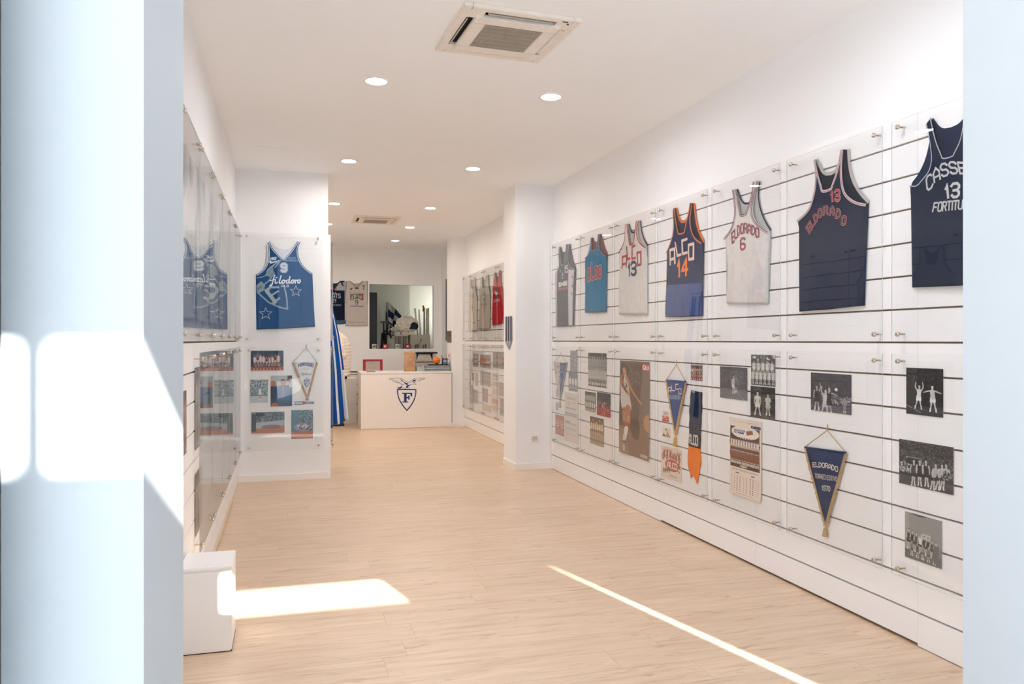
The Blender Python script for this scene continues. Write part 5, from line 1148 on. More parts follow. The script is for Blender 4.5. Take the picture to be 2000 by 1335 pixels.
c = Canvas(84, 56, '#4f6a7a').speck(0, 1, .55, 1, ['#2c4450', '#7a949f', '#3f5a68', '#98aab0'], 500, .02, 4).rect(0, 1, 0, .42, '#b5806a').poly([(0, .2), (1, .35), (1, .6), (0, .5)], '#a9b9c4').rect(0, .14, .1, .9, '#3f5664').ell(.6, .3, .3, .1, '#8d7a84').rect(.14, .4, .8, .95, '#2a4250')
pic(JS, (491, 804, 555.6, 845.4), c.noise(.07, 4), 'photograph', 'wide photograph of an arena crowd and court on the left column', group=G8)
c = Canvas(56, 74, '#5f8298').speck(.4, 1, .45, 1, ['#3f5a6c', '#86a2b0', '#5a7686'], 300, .02, 5).rect(0, 1, 0, .24, '#b07866').ell(.55, .40, .42, .14, '#8a9ab0').speck(.3, .9, .3, .5, ['#c5d0dc', '#4a5a7a', '#a08a90'], 60, .03, 6)
pic(JS, (569, 800, 611.2, 856), c.noise(.07, 5), 'photograph', 'photograph of a full stadium with an orange foreground, lowest on the left column', group=G8)
c = Canvas(80, 20, '#dfe3e8').rect(.0, .42, .05, .9, '#3c5486').ell(.46, .5, .10, .42, '#c2475a').text('FORTITUDO', .03, .40, .3, .7, '#d8e0ec', .05, .2).text('FILODORO', .55, .98, .25, .75, '#4a5a80', .05, .2)
pic(JS, [(574.8, 783.4), (613.6, 782), (613.6, 789.4), (574.8, 790.4)], c, 'sticker', 'small blue and red sponsor sticker under the white pennant', 'sticker', off=.001, th=.0006)
Zc = lambda x, y: (460 + x / 4.605, 660 + y / 4.605)
def exFo(root, loc, hf):
    L = lambda pts: loc([Zc(*p) for p in pts])
    patch(root, 'shield_emblem', [('line', L([(618, 378), (660, 378), (662, 405), (640, 437), (618, 408), (618, 378)]), .006, '#3c4f7c'), ('line', L([(632, 420), (632, 392), (652, 392)]), .007, '#3c4f7c'), ('line', L([(632, 405), (646, 405)]), .006, '#3c4f7c'), ('line', L([(622, 372), (640, 362), (665, 372)]), .004, '#4a5a84')], hf, .002)
    patch(root, 'script_lettering', [('line', L([(590, 330), (600, 310), (612, 318), (604, 338), (622, 326), (632, 308), (636, 330), (650, 318), (662, 330), (684, 318)]), .006, '#8a93ad'), ('line', L([(580, 285), (610, 275), (640, 280), (665, 272)]), .004, '#c5a0a8')], hf, .002)
pennant(JS, 'pennant', 'white pennant with gold braid edges and navy arched lettering on the left column', Zc(635, 85), Zc(518, 214), Zc(728, 212), Zc(644, 522), Zc(646, 556), '#dfe4ea', fringe=.016, fcol='#b99a78', cord='#6c6a68', extra=exFo,
    texts=[Text('FORTITUDO', [Zc(566, 238), Zc(700, 238), Zc(698, 262), Zc(568, 262)], [('#4a5884', 1)], .24, .2, .7)], off=.004)
# ------------------------------------------------------------ counter
class Metric(Surf):
    def uv(s, a, b): return (a, b)
DX0, DX1, DY0, DY1, DZ = 1.072, 2.478, 12.10, 12.66, 0.872
t = empty('shop_counter', ((DX0 + DX1) / 2, (DY0 + DY1) / 2, 0)); tag(t, 'white shop counter with a navy eagle and shield emblem on its front', 'counter')
cx_, cy_ = (DX0 + DX1) / 2, (DY0 + DY1) / 2; hw, hd = (DX1 - DX0) / 2, (DY1 - DY0) / 2
MB().bevbox(-hw - .004, hw + .004, -hd - .006, hd, DZ - .028, DZ, .003).build('worktop', M_WHITE, t)
MB().bevbox(-hw + .016, hw - .016, -hd, -hd + .018, .004, DZ - .031, .002).build('front_panel', M_WHITE, t)
for s_ in (-1, 1): MB().bevbox(*sorted((s_ * hw, s_ * (hw - .018))), -hd + .002, hd - .01, .0, DZ - .031, .002).build('side_panel', M_WHITE, t)
SD = Surf('front', DY0); NV = '#20366f'
def Ld(pts): return [(SD.uv(740 + x / 13.345, 720 + y / 13.345)[0] - cx_, SD.uv(740 + x / 13.345, 720 + y / 13.345)[1]) for x, y in pts]
em = empty('emblem'); em.parent = t
em.rotation_euler = (math.pi / 2, 0, 0); em.location = (0, -hd, 0)
def dec(nm, shapes, c=NV):
    m = MB()
    for i_, sh in enumerate(shapes):
        if sh[0] == 'line': ribbons(m, [Ld(sh[1])], sh[2], .0012, FLAT)
        elif sh[0] == 'fill': fillpoly(m, Ld(sh[1]), .0012 + .0002 * i_, FLAT)
    return m.build(nm, ink(c), em)
shp = [(482, 538), (962, 538)] + [(962, 620), (945, 720), (915, 815), (870, 900), (810, 990), (730, 1080)] + [(650, 990), (590, 900), (540, 815), (505, 720), (487, 620), (482, 538)]
dec('shield_outline', [('line', shp, .017)])
dec('shield_letter', [('fill', [(655, 640), (722, 640), (722, 860), (655, 860)], 0), ('fill', [(605, 622), (868, 622), (868, 652), (605, 652)], 0), ('fill', [(838, 640), (868, 640), (868, 716), (836, 716), (818, 660)], 0),
    ('fill', [(715, 728), (775, 728), (775, 764), (715, 764)], 0), ('fill', [(770, 690), (800, 690), (800, 803), (770, 803), (755, 746)], 0), ('fill', [(605, 848), (768, 848), (768, 874), (605, 874)], 0)])
dec('eagle_outline', [('line', [(265, 262), (300, 248), (420, 240), (570, 240), (620, 262), (680, 310), (740, 345), (800, 340), (850, 300), (905, 252), (960, 238), (1210, 238), (1190, 262), (1120, 285), (1010, 330)], .0045),
    ('line', [(265, 262), (330, 285), (380, 325), (440, 350), (500, 360), (540, 375), (575, 400), (620, 415), (660, 400)], .0045), ('line', [(850, 335), (930, 345), (965, 385), (965, 410), (930, 396), (860, 402)], .005)])
dec('feather_lines', [('line', [(300, 275), (360, 285), (420, 275)], .003), ('line', [(350, 305), (420, 305), (480, 290)], .003), ('line', [(400, 335), (470, 330), (530, 312)], .003), ('line', [(470, 352), (530, 350), (580, 340)], .003), ('line', [(540, 375), (600, 372), (640, 365)], .003), ('line', [(1180, 255), (1110, 262), (1040, 262)], .003), ('line', [(1120, 284), (1060, 288), (1000, 300)], .003), ('line', [(620, 262), (700, 330), (760, 362), (850, 352)], .003), ('line', [(900, 352), (925, 358)], .005)])
dec('eagle_body', [('fill', [(548, 268), (600, 285), (660, 345), (720, 375), (775, 385), (735, 420), (690, 400), (640, 340), (580, 300)], 0), ('fill', [(860, 322), (905, 285), (995, 268), (955, 300), (950, 335), (915, 322)], 0),
    ('fill', [(705, 455), (745, 420), (850, 400), (800, 435), (760, 465), (735, 505), (715, 500)], 0), ('fill', [(560, 470), (610, 420), (600, 470), (590, 495), (550, 492)], 0), ('fill', [(470, 490), (560, 470), (580, 500), (560, 522), (520, 515)], 0), ('line', [(600, 505), (640, 490), (680, 520), (720, 495), (790, 488), (800, 520)], .006)])

SK = Surf('front', 12.35)
def on_desk(nm, x, y, label, cat, group=None, z=DZ, rz=0):
    t = empty(nm, (x, y, z), rz); tag(t, label, cat, group); return t
# paper bag
t = on_desk('paper_bag', 1.848, 12.30, 'tall brown paper bag standing on the counter', 'bag', rz=.06)
M_KR = mat('kraft_paper', '#ba9170', .8, var=.16, scale=9, bump=.5, bscale=40)
rings = []
for i in range(13):
    z = .305 * i / 12; a = .088 - .012 * abs(math.sin(z * 9)) * .4 + (.004 if i > 9 else 0); d = .052 - .035 * max(0, (i - 5) / 7) ** 1.2; ch = .02
    g_ = [(a - ch, -d), (a, -d + ch * .6), (a, d - ch * .6), (a - ch, d), (0, d * .8), (-a + ch, d), (-a, d - ch * .6), (-a, -d + ch * .6), (-a + ch, -d), (0, -d * 1.1)]
    rings.append([(x + .004 * math.sin(7 * z * 9 + k), y + .003 * math.cos(k * 3 + i), z) for k, (x, y) in enumerate(g_)])
MB().rings(rings).build('bag_body', M_KR, t, True)
m = MB()
for p in ((-.04, .10), (.02, .06), (.05, .13), (-.01, .17)): m.box(p[0], p[0] + .012, -.054, -.0525, p[1], p[1] + .02)
o = m.build('printed_marks', ink('#e0c3a0'), t); o['kind'] = 'stuff'
# small open box with clips
t = on_desk('card_box', 2.012, 12.30, 'small grey green open box between the paper bag and the folders', 'box')
MC = mat('grey_green_card', '#a9b3ac', .7); m = MB()
m.box(-.062, .062, -.05, .05, 0, .004); m.box(-.062, .062, -.05, -.047, .004, .075); m.box(-.062, .062, .047, .05, .004, .075); m.box(-.062, -.059, -.047, .047, .004, .075); m.box(.059, .062, -.047, .047, .004, .075); m.build('tray', MC, t)
for k, (x, y, c_) in enumerate(((-.03, 0, '#d8d4cc'), (.0, .01, '#7a4a42'), (.03, -.01, '#e2e0da'), (-.045, .02, '#5a5a58'))):
    MB().tube([(x, y, .01), (x + .012, y, .088)], .007, 8).build('pen', mat('pen_' + c_[1:], c_, .5), t)
# folders with a black one on top
t = on_desk('folder_stack', 2.29, 12.33, 'stack of slim grey boxes on the right end of the counter', 'boxes')
for k in range(3):
    MB().bevbox(-.215 + .006 * k, .185 - .004 * k, -.12, .12, .001 + .031 * k, .029 + .031 * k, .004).build('slim_box', mat('grey_plastic_%d' % (k % 2), ['#8c9196', '#a5aaae'][k % 2], .35), t)
t = on_desk('black_folder', 2.31, 12.33, 'flat black folder on top of the stacked grey boxes', 'folder', z=DZ + .0925)
MB().bevbox(-.17, .155, -.10, .10, 0, .012, .003).build('cover', M_BLACK, t); MB().box(-.168, .15, -.098, .0985, .0124, .0135).build('page', mat('dark_page', '#2a2c30', .7), t)
t = on_desk('toy_ball', 2.276, 12.30, 'small orange ball on the black folder', 'ball', z=DZ + .1062)
MO = mat('orange_rubber', '#f07a1c', .5, var=.08, scale=40, bump=.4, bscale=400)
MB().lathe([(.058 * math.sin(math.pi * k / 16) + .0001, .058 - .058 * math.cos(math.pi * k / 16)) for k in range(17)], 28).build('ball_skin', MO, t, True)
m = MB()
for ax in range(2): m.tube([((.0585 * math.cos(a)) if ax else 0.0, (.0585 * math.sin(a)) if ax else .0585 * math.cos(a), .058 + (0 if ax else .0585 * math.sin(a))) for a in np.linspace(0, 2 * math.pi, 25)], .0014, 5)
m.build('seam', M_BLACK, t)
def mug(x, y, z, col, hd_, label, group, inside='#e8e4de', face=None, r=.041, h=.092, rz=0, name='mug', marks=None, glass=False):
    t = empty(name, (x, y, z), rz); tag(t, label, 'mug', group); mm = mat('ceramic_' + col[1:], col, .25)
    m = MB(); m.lathe([(.0001, 0), (r * .92, 0), (r, .005), (r, h), (r - .004, h), (r - .005, .008), (.0001, .007)], 28); m.build('cup', mm, t, True)
    m = MB(); m.tube([(r - .002, 0, h * .82), (r + .018, 0, h * .84), (r + .030, 0, h * .62), (r + .028, 0, h * .36), (r + .014, 0, h * .2), (r - .002, 0, h * .2)], .0055, 8); m.build('handle', mat('ceramic_' + hd_[1:], hd_, .25), t, True)
    if marks:
        m = MB()
        for (a0, a1, z0, z1) in marks:
            n = 6; vs = [((r + .0006) * math.sin(a0 + (a1 - a0) * k / n), -(r + .0006) * math.cos(a0 + (a1 - a0) * k / n), zz * h) for zz in (z0, z1) for k in range(n + 1)]
            m.add(vs, [(k, k + 1, n + 2 + k, n + 1 + k) for k in range(n)])
        m.build('printed_mark', ink(face or '#4a4f58'), t)
    return t
mug(2.405, 12.30, DZ + .1062, '#1f2b47', '#b9c3d2', 'navy mug holding pens and a pink feather on the black folder', None, face='#aab4c6', marks=[(-.7, .5, .30, .70), (-.6, .45, .05, .12), (-.6, .45, .90, .97)], r=.046, h=.096)
for k, (dx, dy, tx, c_) in enumerate(((-.02, 0, -.05, '#b5622c'), (.0, .01, .0, '#e0dcd4'), (-.03, -.01, -.09, '#2b2b2b'), (.02, .0, .03, '#c8643a'))):
    t = empty('pen', (2.405 + dx * .8, 12.30 + dy, DZ + .1162)); tag(t, ['orange pen leaning in the navy mug', 'white pen upright in the navy mug', 'black pen leaning left in the navy mug', 'red orange pen by the feather in the navy mug'][k], 'pen')
    MB().tube([(0, 0, 0), (tx * .4, 0, .125)], .004, 8).build('barrel', mat('pen_' + c_[1:], c_, .5), t); MB().tube([(tx * .4, 0, .125), (tx * .44, 0, .14)], [.003, .001], 8).build('point', M_BLACK, t)
t = empty('feather', (2.43, 12.31, DZ + .1162)); tag(t, 'fluffy pink feather leaning right out of the navy mug', 'feather')
MB().tube([(0, 0, .001), (.006, 0, .09), (.05, 0, .155), (.12, 0, .175)], .0016, 6).build('quill', mat('pale_quill', '#e8d6cc', .6), t)
m = MB(); g = random.Random(5)
for k in range(160):
    s = g.random(); x = .03 + .09 * s; z = .10 + .08 * s ** .6; a = g.uniform(-1.4, 1.4); l = g.uniform(.012, .028) * (1.2 - .5 * s)
    ex, ez = x + l * math.sin(a) * .6 + .008, z + l * math.cos(a) * (1 if g.random() < .6 else -1) * .9; yy = g.uniform(-.012, .012)
    m.add([(x, 0, z), (x + .004, 0, z), (ex + .002, yy, ez), (ex, yy, ez)], [(0, 1, 2, 3)])
o = m.build('barbs', mat('pink_feather', '#e2a8a6', .8), t); o['kind'] = 'stuff'
# keys or cable on the left of the counter
t = on_desk('pen_and_leaflet', 1.25, 12.25, 'dark thin leaflet and pen lying flat at the left of the counter top', 'leaflet')
MB().bevbox(-.09, .06, -.05, .05, 0, .003, .001).build('leaflet', mat('dark_leaflet', '#5a5450', .6), t); MB().tube([(-.08, -.03, .007), (.05, -.04, .007)], .004, 8).build('pen', M_BLACK, t)

# ------------------------------------------------------------ behind the counter
t = empty('side_table', (1.76, 13.42, 0)); tag(t, 'low white table behind the counter carrying the printer and the red frame', 'table')
MB().bevbox(-.60, .86, -.25, .25, .80, .83, .003).build('tabletop', M_WHITE, t)
for x in (-.56, .82):
    for y in (-.21, .21): MB().box(x - .02, x + .02, y - .02, y + .02, 0, .80).build('leg', M_WHITE, t)
t = empty('printer', (2.24, 13.42, .8305)); tag(t, 'pale grey printer with a black lid behind the counter', 'printer')
MP = mat('printer_plastic', '#b9b2a8', .5)
m = MB(); m.bevbox(-.20, .20, -.20, .20, 0, .20, .012); m.bevbox(-.20, -.14, -.20, .20, .19, .30, .006); m.bevbox(.14, .20, -.20, .20, .19, .30, .006); m.bevbox(-.2, .2, .02, .20, .19, .30, .006); m.build('body', MP, t)
m = MB(); m.prism([(-.13, -.02), (-.10, .075), (.10, .075), (.13, -.02)], 0, .004); o = m.build('tray_door', mat('printer_plastic_light', '#c9c1b6', .5), t); o.rotation_euler = (math.pi / 2, 0, 0); o.location = (0, -.16, .215)
MB().box(-.198, .198, -.203, -.199, .152, .164).build('slot', M_DARK, t)
MB().bevbox(-.145, .145, -.10, .02, .195, .305, .01).build('output_well', M_BLACK, t)
MB().bevbox(-.23, .23, -.21, .21, .300, .326, .010).build('lid', M_BLACK, t)
t = empty('picture_frame', (1.385, 13.40, .8305), 0); tag(t, 'red picture frame with a certificate standing behind the counter', 'frame')
MR = mat('red_frame', '#a3122a', .45); fw, fh = .165, .205; e_ = empty('frame_face'); e_.parent = t; e_.rotation_euler = (math.radians(82), 0, 0)
m = MB(); m.bevbox(-fw, -fw + .045, 0, fh, 0, .018, .003); m.bevbox(fw - .045, fw, 0, fh, 0, .018, .003); m.bevbox(-fw + .044, fw - .044, fh - .032, fh, 0, .018, .003); m.bevbox(-fw + .044, fw - .044, 0, .012, 0, .018, .003); m.build('moulding', MR, e_)
c = Canvas(40, 50, '#b7aaa2').lines(.15, .85, .70, .80, 2, '#8a7f78', 1, .25).lines(.15, .85, .2, .6, 5, '#978c85', 2, .2).ell(.5, .92, .03, .03, '#5a5450')
o = paint('certificate', c, 2 * fw - .086, fh - .04, .001, e_); o.location = (0, fh / 2 - .01, .008)
MB().tube([(0, .17, .155), (0, .10, .02), (0, .13, .004)], .006, 6).build('strut', M_BLACK, t)
# drawers
def drawers(x0, x1, y0, y1, h, rows, label, plinth=.10):
    t = empty('drawer_cabinet', ((x0 + x1) / 2, (y0 + y1) / 2, 0)); tag(t, label, 'cabinet'); a, b_ = (x1 - x0) / 2, (y1 - y0) / 2
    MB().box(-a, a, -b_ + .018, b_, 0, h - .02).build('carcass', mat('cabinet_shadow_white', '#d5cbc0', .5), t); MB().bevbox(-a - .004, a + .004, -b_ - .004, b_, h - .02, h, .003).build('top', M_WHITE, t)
    for k in range(rows):
        z0 = plinth + (h - .02 - plinth) / rows * k; z1 = plinth + (h - .02 - plinth) / rows * (k + 1)
        d = MB().bevbox(-a + .003, a - .003, -b_, -b_ + .017, z0 + .004, z1 - .022, .003).build('drawer', M_WHITE, t)
        MB().box(-a + .02, a - .02, -b_ + .004, -b_ + .017, z1 - .0215, z1 - .004).build('grip', mat('drawer_grip', '#b9ada0', .6), d)
    return t
drawers(1.02, 1.42, 13.70, 14.16, .80, 4, 'white four drawer cabinet against the back wall behind the counter')
t = empty('tablet', (1.14, 13.9, .801)); tag(t, 'flat black tablet lying on the white drawer cabinet', 'tablet'); MB().bevbox(-.10, .13, -.09, .09, 0, .020, .004).build('body', M_BLACK, t); MB().box(-.09, .12, -.08, .08, .0202, .021).build('screen', mat('dark_glass', '#101216', .1), t)
t = empty('side_panel_cabinet', (.93, 13.2, 0)); tag(t, 'plain white low cabinet behind the standing person', 'cabinet')
MB().bevbox(-.15, .15, -.22, .22, .06, .74, .004).build('carcass', M_WHITE, t); MB().box(-.148, .148, -.215, .21, 0.004, .06).build('plinth', M_WHITE, t); MB().box(-.146, .146, -.2235, -.2195, .075, .725).build('door', M_WHITE, t)
# mugs on the sill of the opening
gm = 'mugs on the sill of the opening'; mk = [(-.6, .5, .30, .72)]
for (px, col, hc, lab, fc) in ((731.5, '#c5c3be', '#d5d3ce', 'white printed mug on the sill, leftmost', '#55585c'), (752.6, '#a31f33', '#8a1b2b', 'red mug on the sill, second from the left', '#e8d0cc'), (777, '#c2c2c0', '#d0d0ce', 'white printed mug on the sill before the grey tubes', '#6a6e72'),
        (796.6, '#951c2e', '#7e1826', 'red mug on the sill before the grey carton', '#e4ccc8'), (814.2, '#98958e', '#98958e', 'grey printed mug on the sill before the carton', '#2e3032'), (830, '#a19d96', '#a19d96', 'grey printed mug on the sill, rightmost', '#3a3c3e')):
    p = Surf('front', 14.25).uv(px, 680); mug(p[0] - .008, 14.25, OZ0, col, hc, lab, gm, face=fc, r=.040, h=.086, marks=mk if px < 810 else [(-.9, -.3, .1, .85), (-.1, .7, .25, .9), (-.8, .8, .04, .1)])
t = empty('spoon', (2.285, 14.25, OZ0 + .009)); tag(t, 'dark spoon standing in the grey mug before the carton', 'spoon'); MB().tube([(0, 0, 0), (.05, 0, .12), (.065, 0, .15)], [.003, .004, .009], 8).build('handle', M_BLACK, t); MB().lathe([(.0001, -.014), (.010, -.006), (.010, .006), (.0001, .014)], 12, (.068, 0, .158)).build('bowl', M_BLACK, t, True)
# stock room
t = empty('storage_table', (1.98, 14.78, 0)); tag(t, 'worktop inside the stock room below the opening', 'table')
MB().box(-.31, .88, -.40, .38, 1.16, 1.19).build('tabletop', mat('grey_worktop', '#8f8b84', .6), t)
for x in (-.28, .84):
    for y in (-.36, .34): MB().box(x - .02, x + .02, y - .02, y + .02, 0, 1.16).build('leg', M_STEEL, t)
TZ = 1.1905
t = empty('wardrobe', (1.30, 15.15, 0)); tag(t, 'tall dark cupboard at the left inside the stock room', 'cupboard'); MB().bevbox(-.28, .32, -.25, .3, 0, 2.26, .006).build('carcass', mat('dark_cupboard', '#1d2227', .5), t)
for s_ in (0, 1): MB().bevbox(-.276 + .295 * s_, .016 + .298 * s_, -.27, -.2505, .06, 2.24, .004).build('door', mat('dark_cupboard_door', '#232a30', .45), t)
t = empty('coat', (1.60, 14.80, 0)); 
bpy.data.objects.remove(t)
# carton and flat white box, grey tubes, plastic bag
def carton(x, y, z, a, b_, h, col, nm, label, rz=0):
    t = empty(nm, (x, y, z), rz); tag(t, label, 'box'); mm = mat('card_' + col[1:], col, .7, var=.05, scale=8)
    MB().bevbox(-a, a, -b_, b_, 0, h, .003).build('carton_body', mm, t); MB().box(-a, a, -.0015, .0015, h, h + .0012).build('flap_seam', mat('card_seam', '#6a645c', .8), t); MB().box(-.02, .02, -b_ - .0008, b_, h + .0013, h + .002).build('tape', mat('tape', '#b5a88c', .4), t)
    return t
carton(2.375, 14.62, TZ, .185, .13, .27, '#a8a298', 'carton', 'grey carton standing behind the two grey mugs')
t = empty('tube_bundle', (2.06, 14.62, TZ)); tag(t, 'upright grey cardboard tubes under the bundled plastic bag', 'tubes')
for k in range(9): MB().lathe([(.0001, 0), (.0135, 0), (.0135, .245), (.0105, .245), (.0105, .01)], 12, (-.135 + .031 * k, .01 * (k % 2), 0)).build('tube', mat('grey_card_%d' % (k % 3), ['#77746c', '#918d84', '#5f5d57'][k % 3], .7), t, True)
carton(2.16, 14.62, TZ + .2712, .13, .11, .05, '#c9c2b4', 'flat_box', 'flat cream box under the bundled plastic bag')
def blob(nm, c, r, seed, m_, amp=.25, parent=None, flat=.8):
    bm = bmesh.new(); bmesh.ops.create_icosphere(bm, subdivisions=4, radius=1); g = random.Random(seed); ds = [(Vector((g.uniform(-1, 1), g.uniform(-1, 1), g.uniform(-1, 1))).normalized(), g.uniform(4, 16), g.uniform(0, 6)) for _ in range(12)]
    for v in bm.verts:
        n = v.co.normalized(); d = sum(abs(math.sin(n.dot(a) * f + p)) for a, f, p in ds) / 12; k = 1 - amp + amp * 1.6 * d
        v.co = Vector((n.x * r[0] * k, n.y * r[1] * k, max(n.z * k, -flat) * r[2]))
    me = bpy.data.meshes.new(nm); bm.to_mesh(me); bm.free(); me.materials.append(m_); me.polygons.foreach_set('use_smooth', [False] * len(me.polygons))
    o = bpy.data.objects.new(nm, me); COL.objects.link(o); o.parent = parent; o.location = c; return o
t = empty('plastic_bag', (2.14, 14.60, TZ + .3225)); tag(t, 'crumpled clear plastic bag of folded shirts on the flat cream box', 'bag')
blob('film', (0, 0, .13), (.21, .12, .16), 3, mat('crumpled_film', '#cfcabf', .18, var=.15, scale=10, bump=1.0, bscale=30), .45, t); blob('tied_end', (-.19, -.02, .045), (.11, .06, .05), 5, mat('crumpled_film_end', '#b5b5aa', .15, var=.3, scale=20, bump=1, bscale=40), .6, t)
blob('folded_shirt', (.10, -.075, .11), (.10, .055, .075), 7, fabric('#222b3c'), .3, t)
# checkered flag and flag with a letter
class Sq(Surf): pass
S15 = Surf('front', 15.47)
Zs = lambda x, y: (715 + x / 9.207, 545 + y / 9.207)
def clothpoly(nm, label, quad, nu, nv, colf, Sx, thk=.002, cat='flag', wob=.012):
    q = [Sx.uv(*Zs(*p)) for p in quad]; o = q[3]; t = empty(nm, M=Sx.mat(o[0], o[1], 0)); tag(t, label, cat); q = [(a - o[0], b - o[1]) for a, b in q]; m = MB(); cols = []
    nn, mm_ = nu * 6, nv * 6
    for j in range(mm_ + 1):
        for i in range(nn + 1): u, v = bil(q, i / nn, j / mm_); m.v.append((u, v, wob * math.sin(9 * i / nn + 3 * j / mm_) + wob))
    for j in range(mm_):
        for i in range(nn):
            c = colf((i + .5) / nn * nu, (j + .5) / mm_ * nv)
            if c not in cols: cols.append(c)
            a = j * (nn + 1) + i; m.f.append((a, a + 1, a + nn + 2, a + nn + 1)); m.m.append(cols.index(c))
    o2 = m.build('cloth', [fabric(c) for c in cols], t, True); md = o2.modifiers.new('thickness', 'SOLIDIFY'); md.thickness = thk
    return t, q
t, q = clothpoly('checkered_flag', 'navy and white checkered flag leaning in the stock room', [(405, 400), (640, 660), (560, 860), (380, 800)], 2, 3, lambda a, b: '#16243a' if (int(a) + int(b)) % 2 else '#a9a8a0', S15)
MB().tube([(-.01, -.85 - .0, .01), (-.005, .42, .01)], .009, 8).build('pole', M_BLACK, t)
t, q = clothpoly('letter_flag', 'white flag with a black letter and navy border below the checkered flag', [(395, 740), (530, 870), (520, 1020), (372, 1000)], 5, 5, lambda a, b: '#1c2838' if (a < .6 or b > 4.4 or b < .3) else ('#14181f' if (1.4 < a < 2.3 and .9 < b < 3.9) or (1.4 < a < 3.8 and (3.1 < b < 3.9 or 1.9 < b < 2.4)) else '#a9a89f'), Surf('front', 15.42), wob=.006)
MB().tube([(-.012, -.02, 0.012), (-.012, .45, .012)], .008, 8).build('pole', M_BLACK, t)
# tripod
t = empty('tripod', (1.79, 15.26, 0)); tag(t, 'black camera tripod standing in the stock room', 'tripod')
MB().tube([(0, 0, .9), (0, 0, 1.70)], .016, 10).build('column', M_BLACK, t); MB().bevbox(-.07, .05, -.04, .04, 1.70, 1.725, .004).build('head', mat('tripod_head', '#4a4a44', .5), t)
for a in (80, 200, 320):
    r = math.radians(a); l = MB().tube([(.03 * math.cos(r), .03 * math.sin(r), 1.50), (.15 * math.cos(r), .10 * math.sin(r), .02)], [.020, .012], 8).build('leg', M_BLACK, t)
    MB().lathe([(.0001, 0), (.018, 0), (.018, .03), (.0001, .03)], 10, (.15 * math.cos(r), .10 * math.sin(r), 0)).build('rubber_foot', M_BLACK, l)
MB().tube([(0, 0, 1.52), (.05, -.04, 1.55), (.11, -.04, 1.47), (.14, -.03, 1.40)], .018, 8).build('strap', M_BLACK, t)
# poster tubes in clear sleeves
t = empty('banner_roll', (2.53, 14.98, TZ)); tag(t, 'upright rolled banners in clear sleeves by the bright stock room wall', 'rolls')
for k, (dx, h, c_, tl) in enumerate(((-.10, .78, '#c5c4bc', -.08), (-.06, .76, '#d6d5ce', -.04), (.0, .80, '#8a8984', .0), (.04, .78, '#b5b4ae', .01), (.08, .79, '#cfcec6', .0))):
    MB().tube([(dx, 0, 0), (dx + tl, 0, h)], .018, 10).build('roll', mat('roll_' + c_[1:], c_, .3, var=.12, scale=20), t, True)
MB().bevbox(-.035, -.008, -.02, .0, .72, .84, .003).build('red_tab', mat('red_tab', '#b51c24', .5), t)
t = empty('tube_lamp', (2.87, 15.30, 2.0)); tag(t, 'upright fluorescent tube lighting the stock room wall', 'lamp')
MB().lathe([(.0001, -.45), (.015, -.45), (.015, .45), (.0001, .45)], 12).build('tube', mat('tube_glow', '#fffdf4', .5, var=0, emit=26.0), t); MB().box(.02, .06, -.02, .02, -.48, .48).build('batten', M_TRIM, t)
# blue poster and small sign at the right of the counter
c = Canvas(40, 130, '#1c2a5c').text('HALL', .35, .8, .90, .94, '#8f9ac0', .008).speck(.35, .75, .30, .80, ['#8a7a8e', '#5c5a86', '#a89aa0', '#3a3a6c'], 160, .012, 3).lines(.15, .85, .20, .27, 2, '#7f8ab5', 2, .2).lines(.15, .6, .05, .08, 1, '#6a76a8', 3)
JM = Metric('right', WR - .001)
o = paint('poster', c, .62, 1.10, .0015, M=JM.mat(-13.50, 1.90, .001)); tag(o, 'tall dark blue event poster on the side wall beside the opening', 'poster')
JM2 = Metric('right', 2.493)
c = Canvas(40, 30, '#77756e').text('FORZA', .1, .9, .55, .80, '#2e2e2c', .03).lines(.1, .9, .15, .4, 2, '#4a4a46', 2, .3).ell(.5, .8, .12, .12, '#55534e')
o = paint('sign', c, .36, .19, .002, M=JM2.mat(-12.36, 1.415, .0005)); tag(o, 'small grey sign on the side of the far right column', 'sign')

# ------------------------------------------------------------ striped flag on its stand behind the left column
FY = 8.78; SF = Surf('front', FY)
t = empty('striped_flag', (.33, FY, 0)); tag(t, 'blue and white striped flag draped down behind the left column', 'flag')
edge_px = [(645.5, 565), (648, 590), (655, 620), (663, 655), (668, 690), (672, 720), (675, 760), (679, 800), (680.8, 819)]
ev = [SF.uv(*p) for p in edge_px]; eu = [p[0] - .33 for p in ev]; ez = [p[1] for p in ev]
m = MB(); NR_, NC = 60, 48
for j in range(NR_ + 1):
    s = j / NR_
    for i in range(NC + 1):
        f = i / NC; zb = ev[-1][1] - .10 * max(0, 1 - f / .85) - (.02 if .58 < f < .85 else 0); z = ez[0] + (zb - ez[0]) * s
        xr = np.interp(-(ez[0] + (ez[-1] - ez[0]) * s), [-q_ for q_ in ez], eu); x0 = .012 + .02 * s
        x = x0 + (xr - x0) * f; dep = .020 * math.sin(f * 15 + s * 1.5) * (.25 + .75 * s) + .02 * math.sin(f * 31 + 1) * s * .4
        m.v.append((x, dep, z))
for j in range(NR_):
    s = (j + .5) / NR_
    for i in range(NC):
        f = (i + .5) / NC; blue = .41 < f < .58 or .66 < f < .85 or f < .10 + .2 * s or (f > .94 - .03 * math.sin(s * 3) and .12 < s < .62)
        a = j * (NC + 1) + i; m.f.append((a, a + NC + 1, a + NC + 2, a + 1)); m.m.append(1 if blue else 0)
o = m.build('cloth', [fabric('#dcdfe2'), fabric('#174f9c')], t, True); md = o.modifiers.new('thickness', 'SOLIDIFY'); md.thickness = .0015
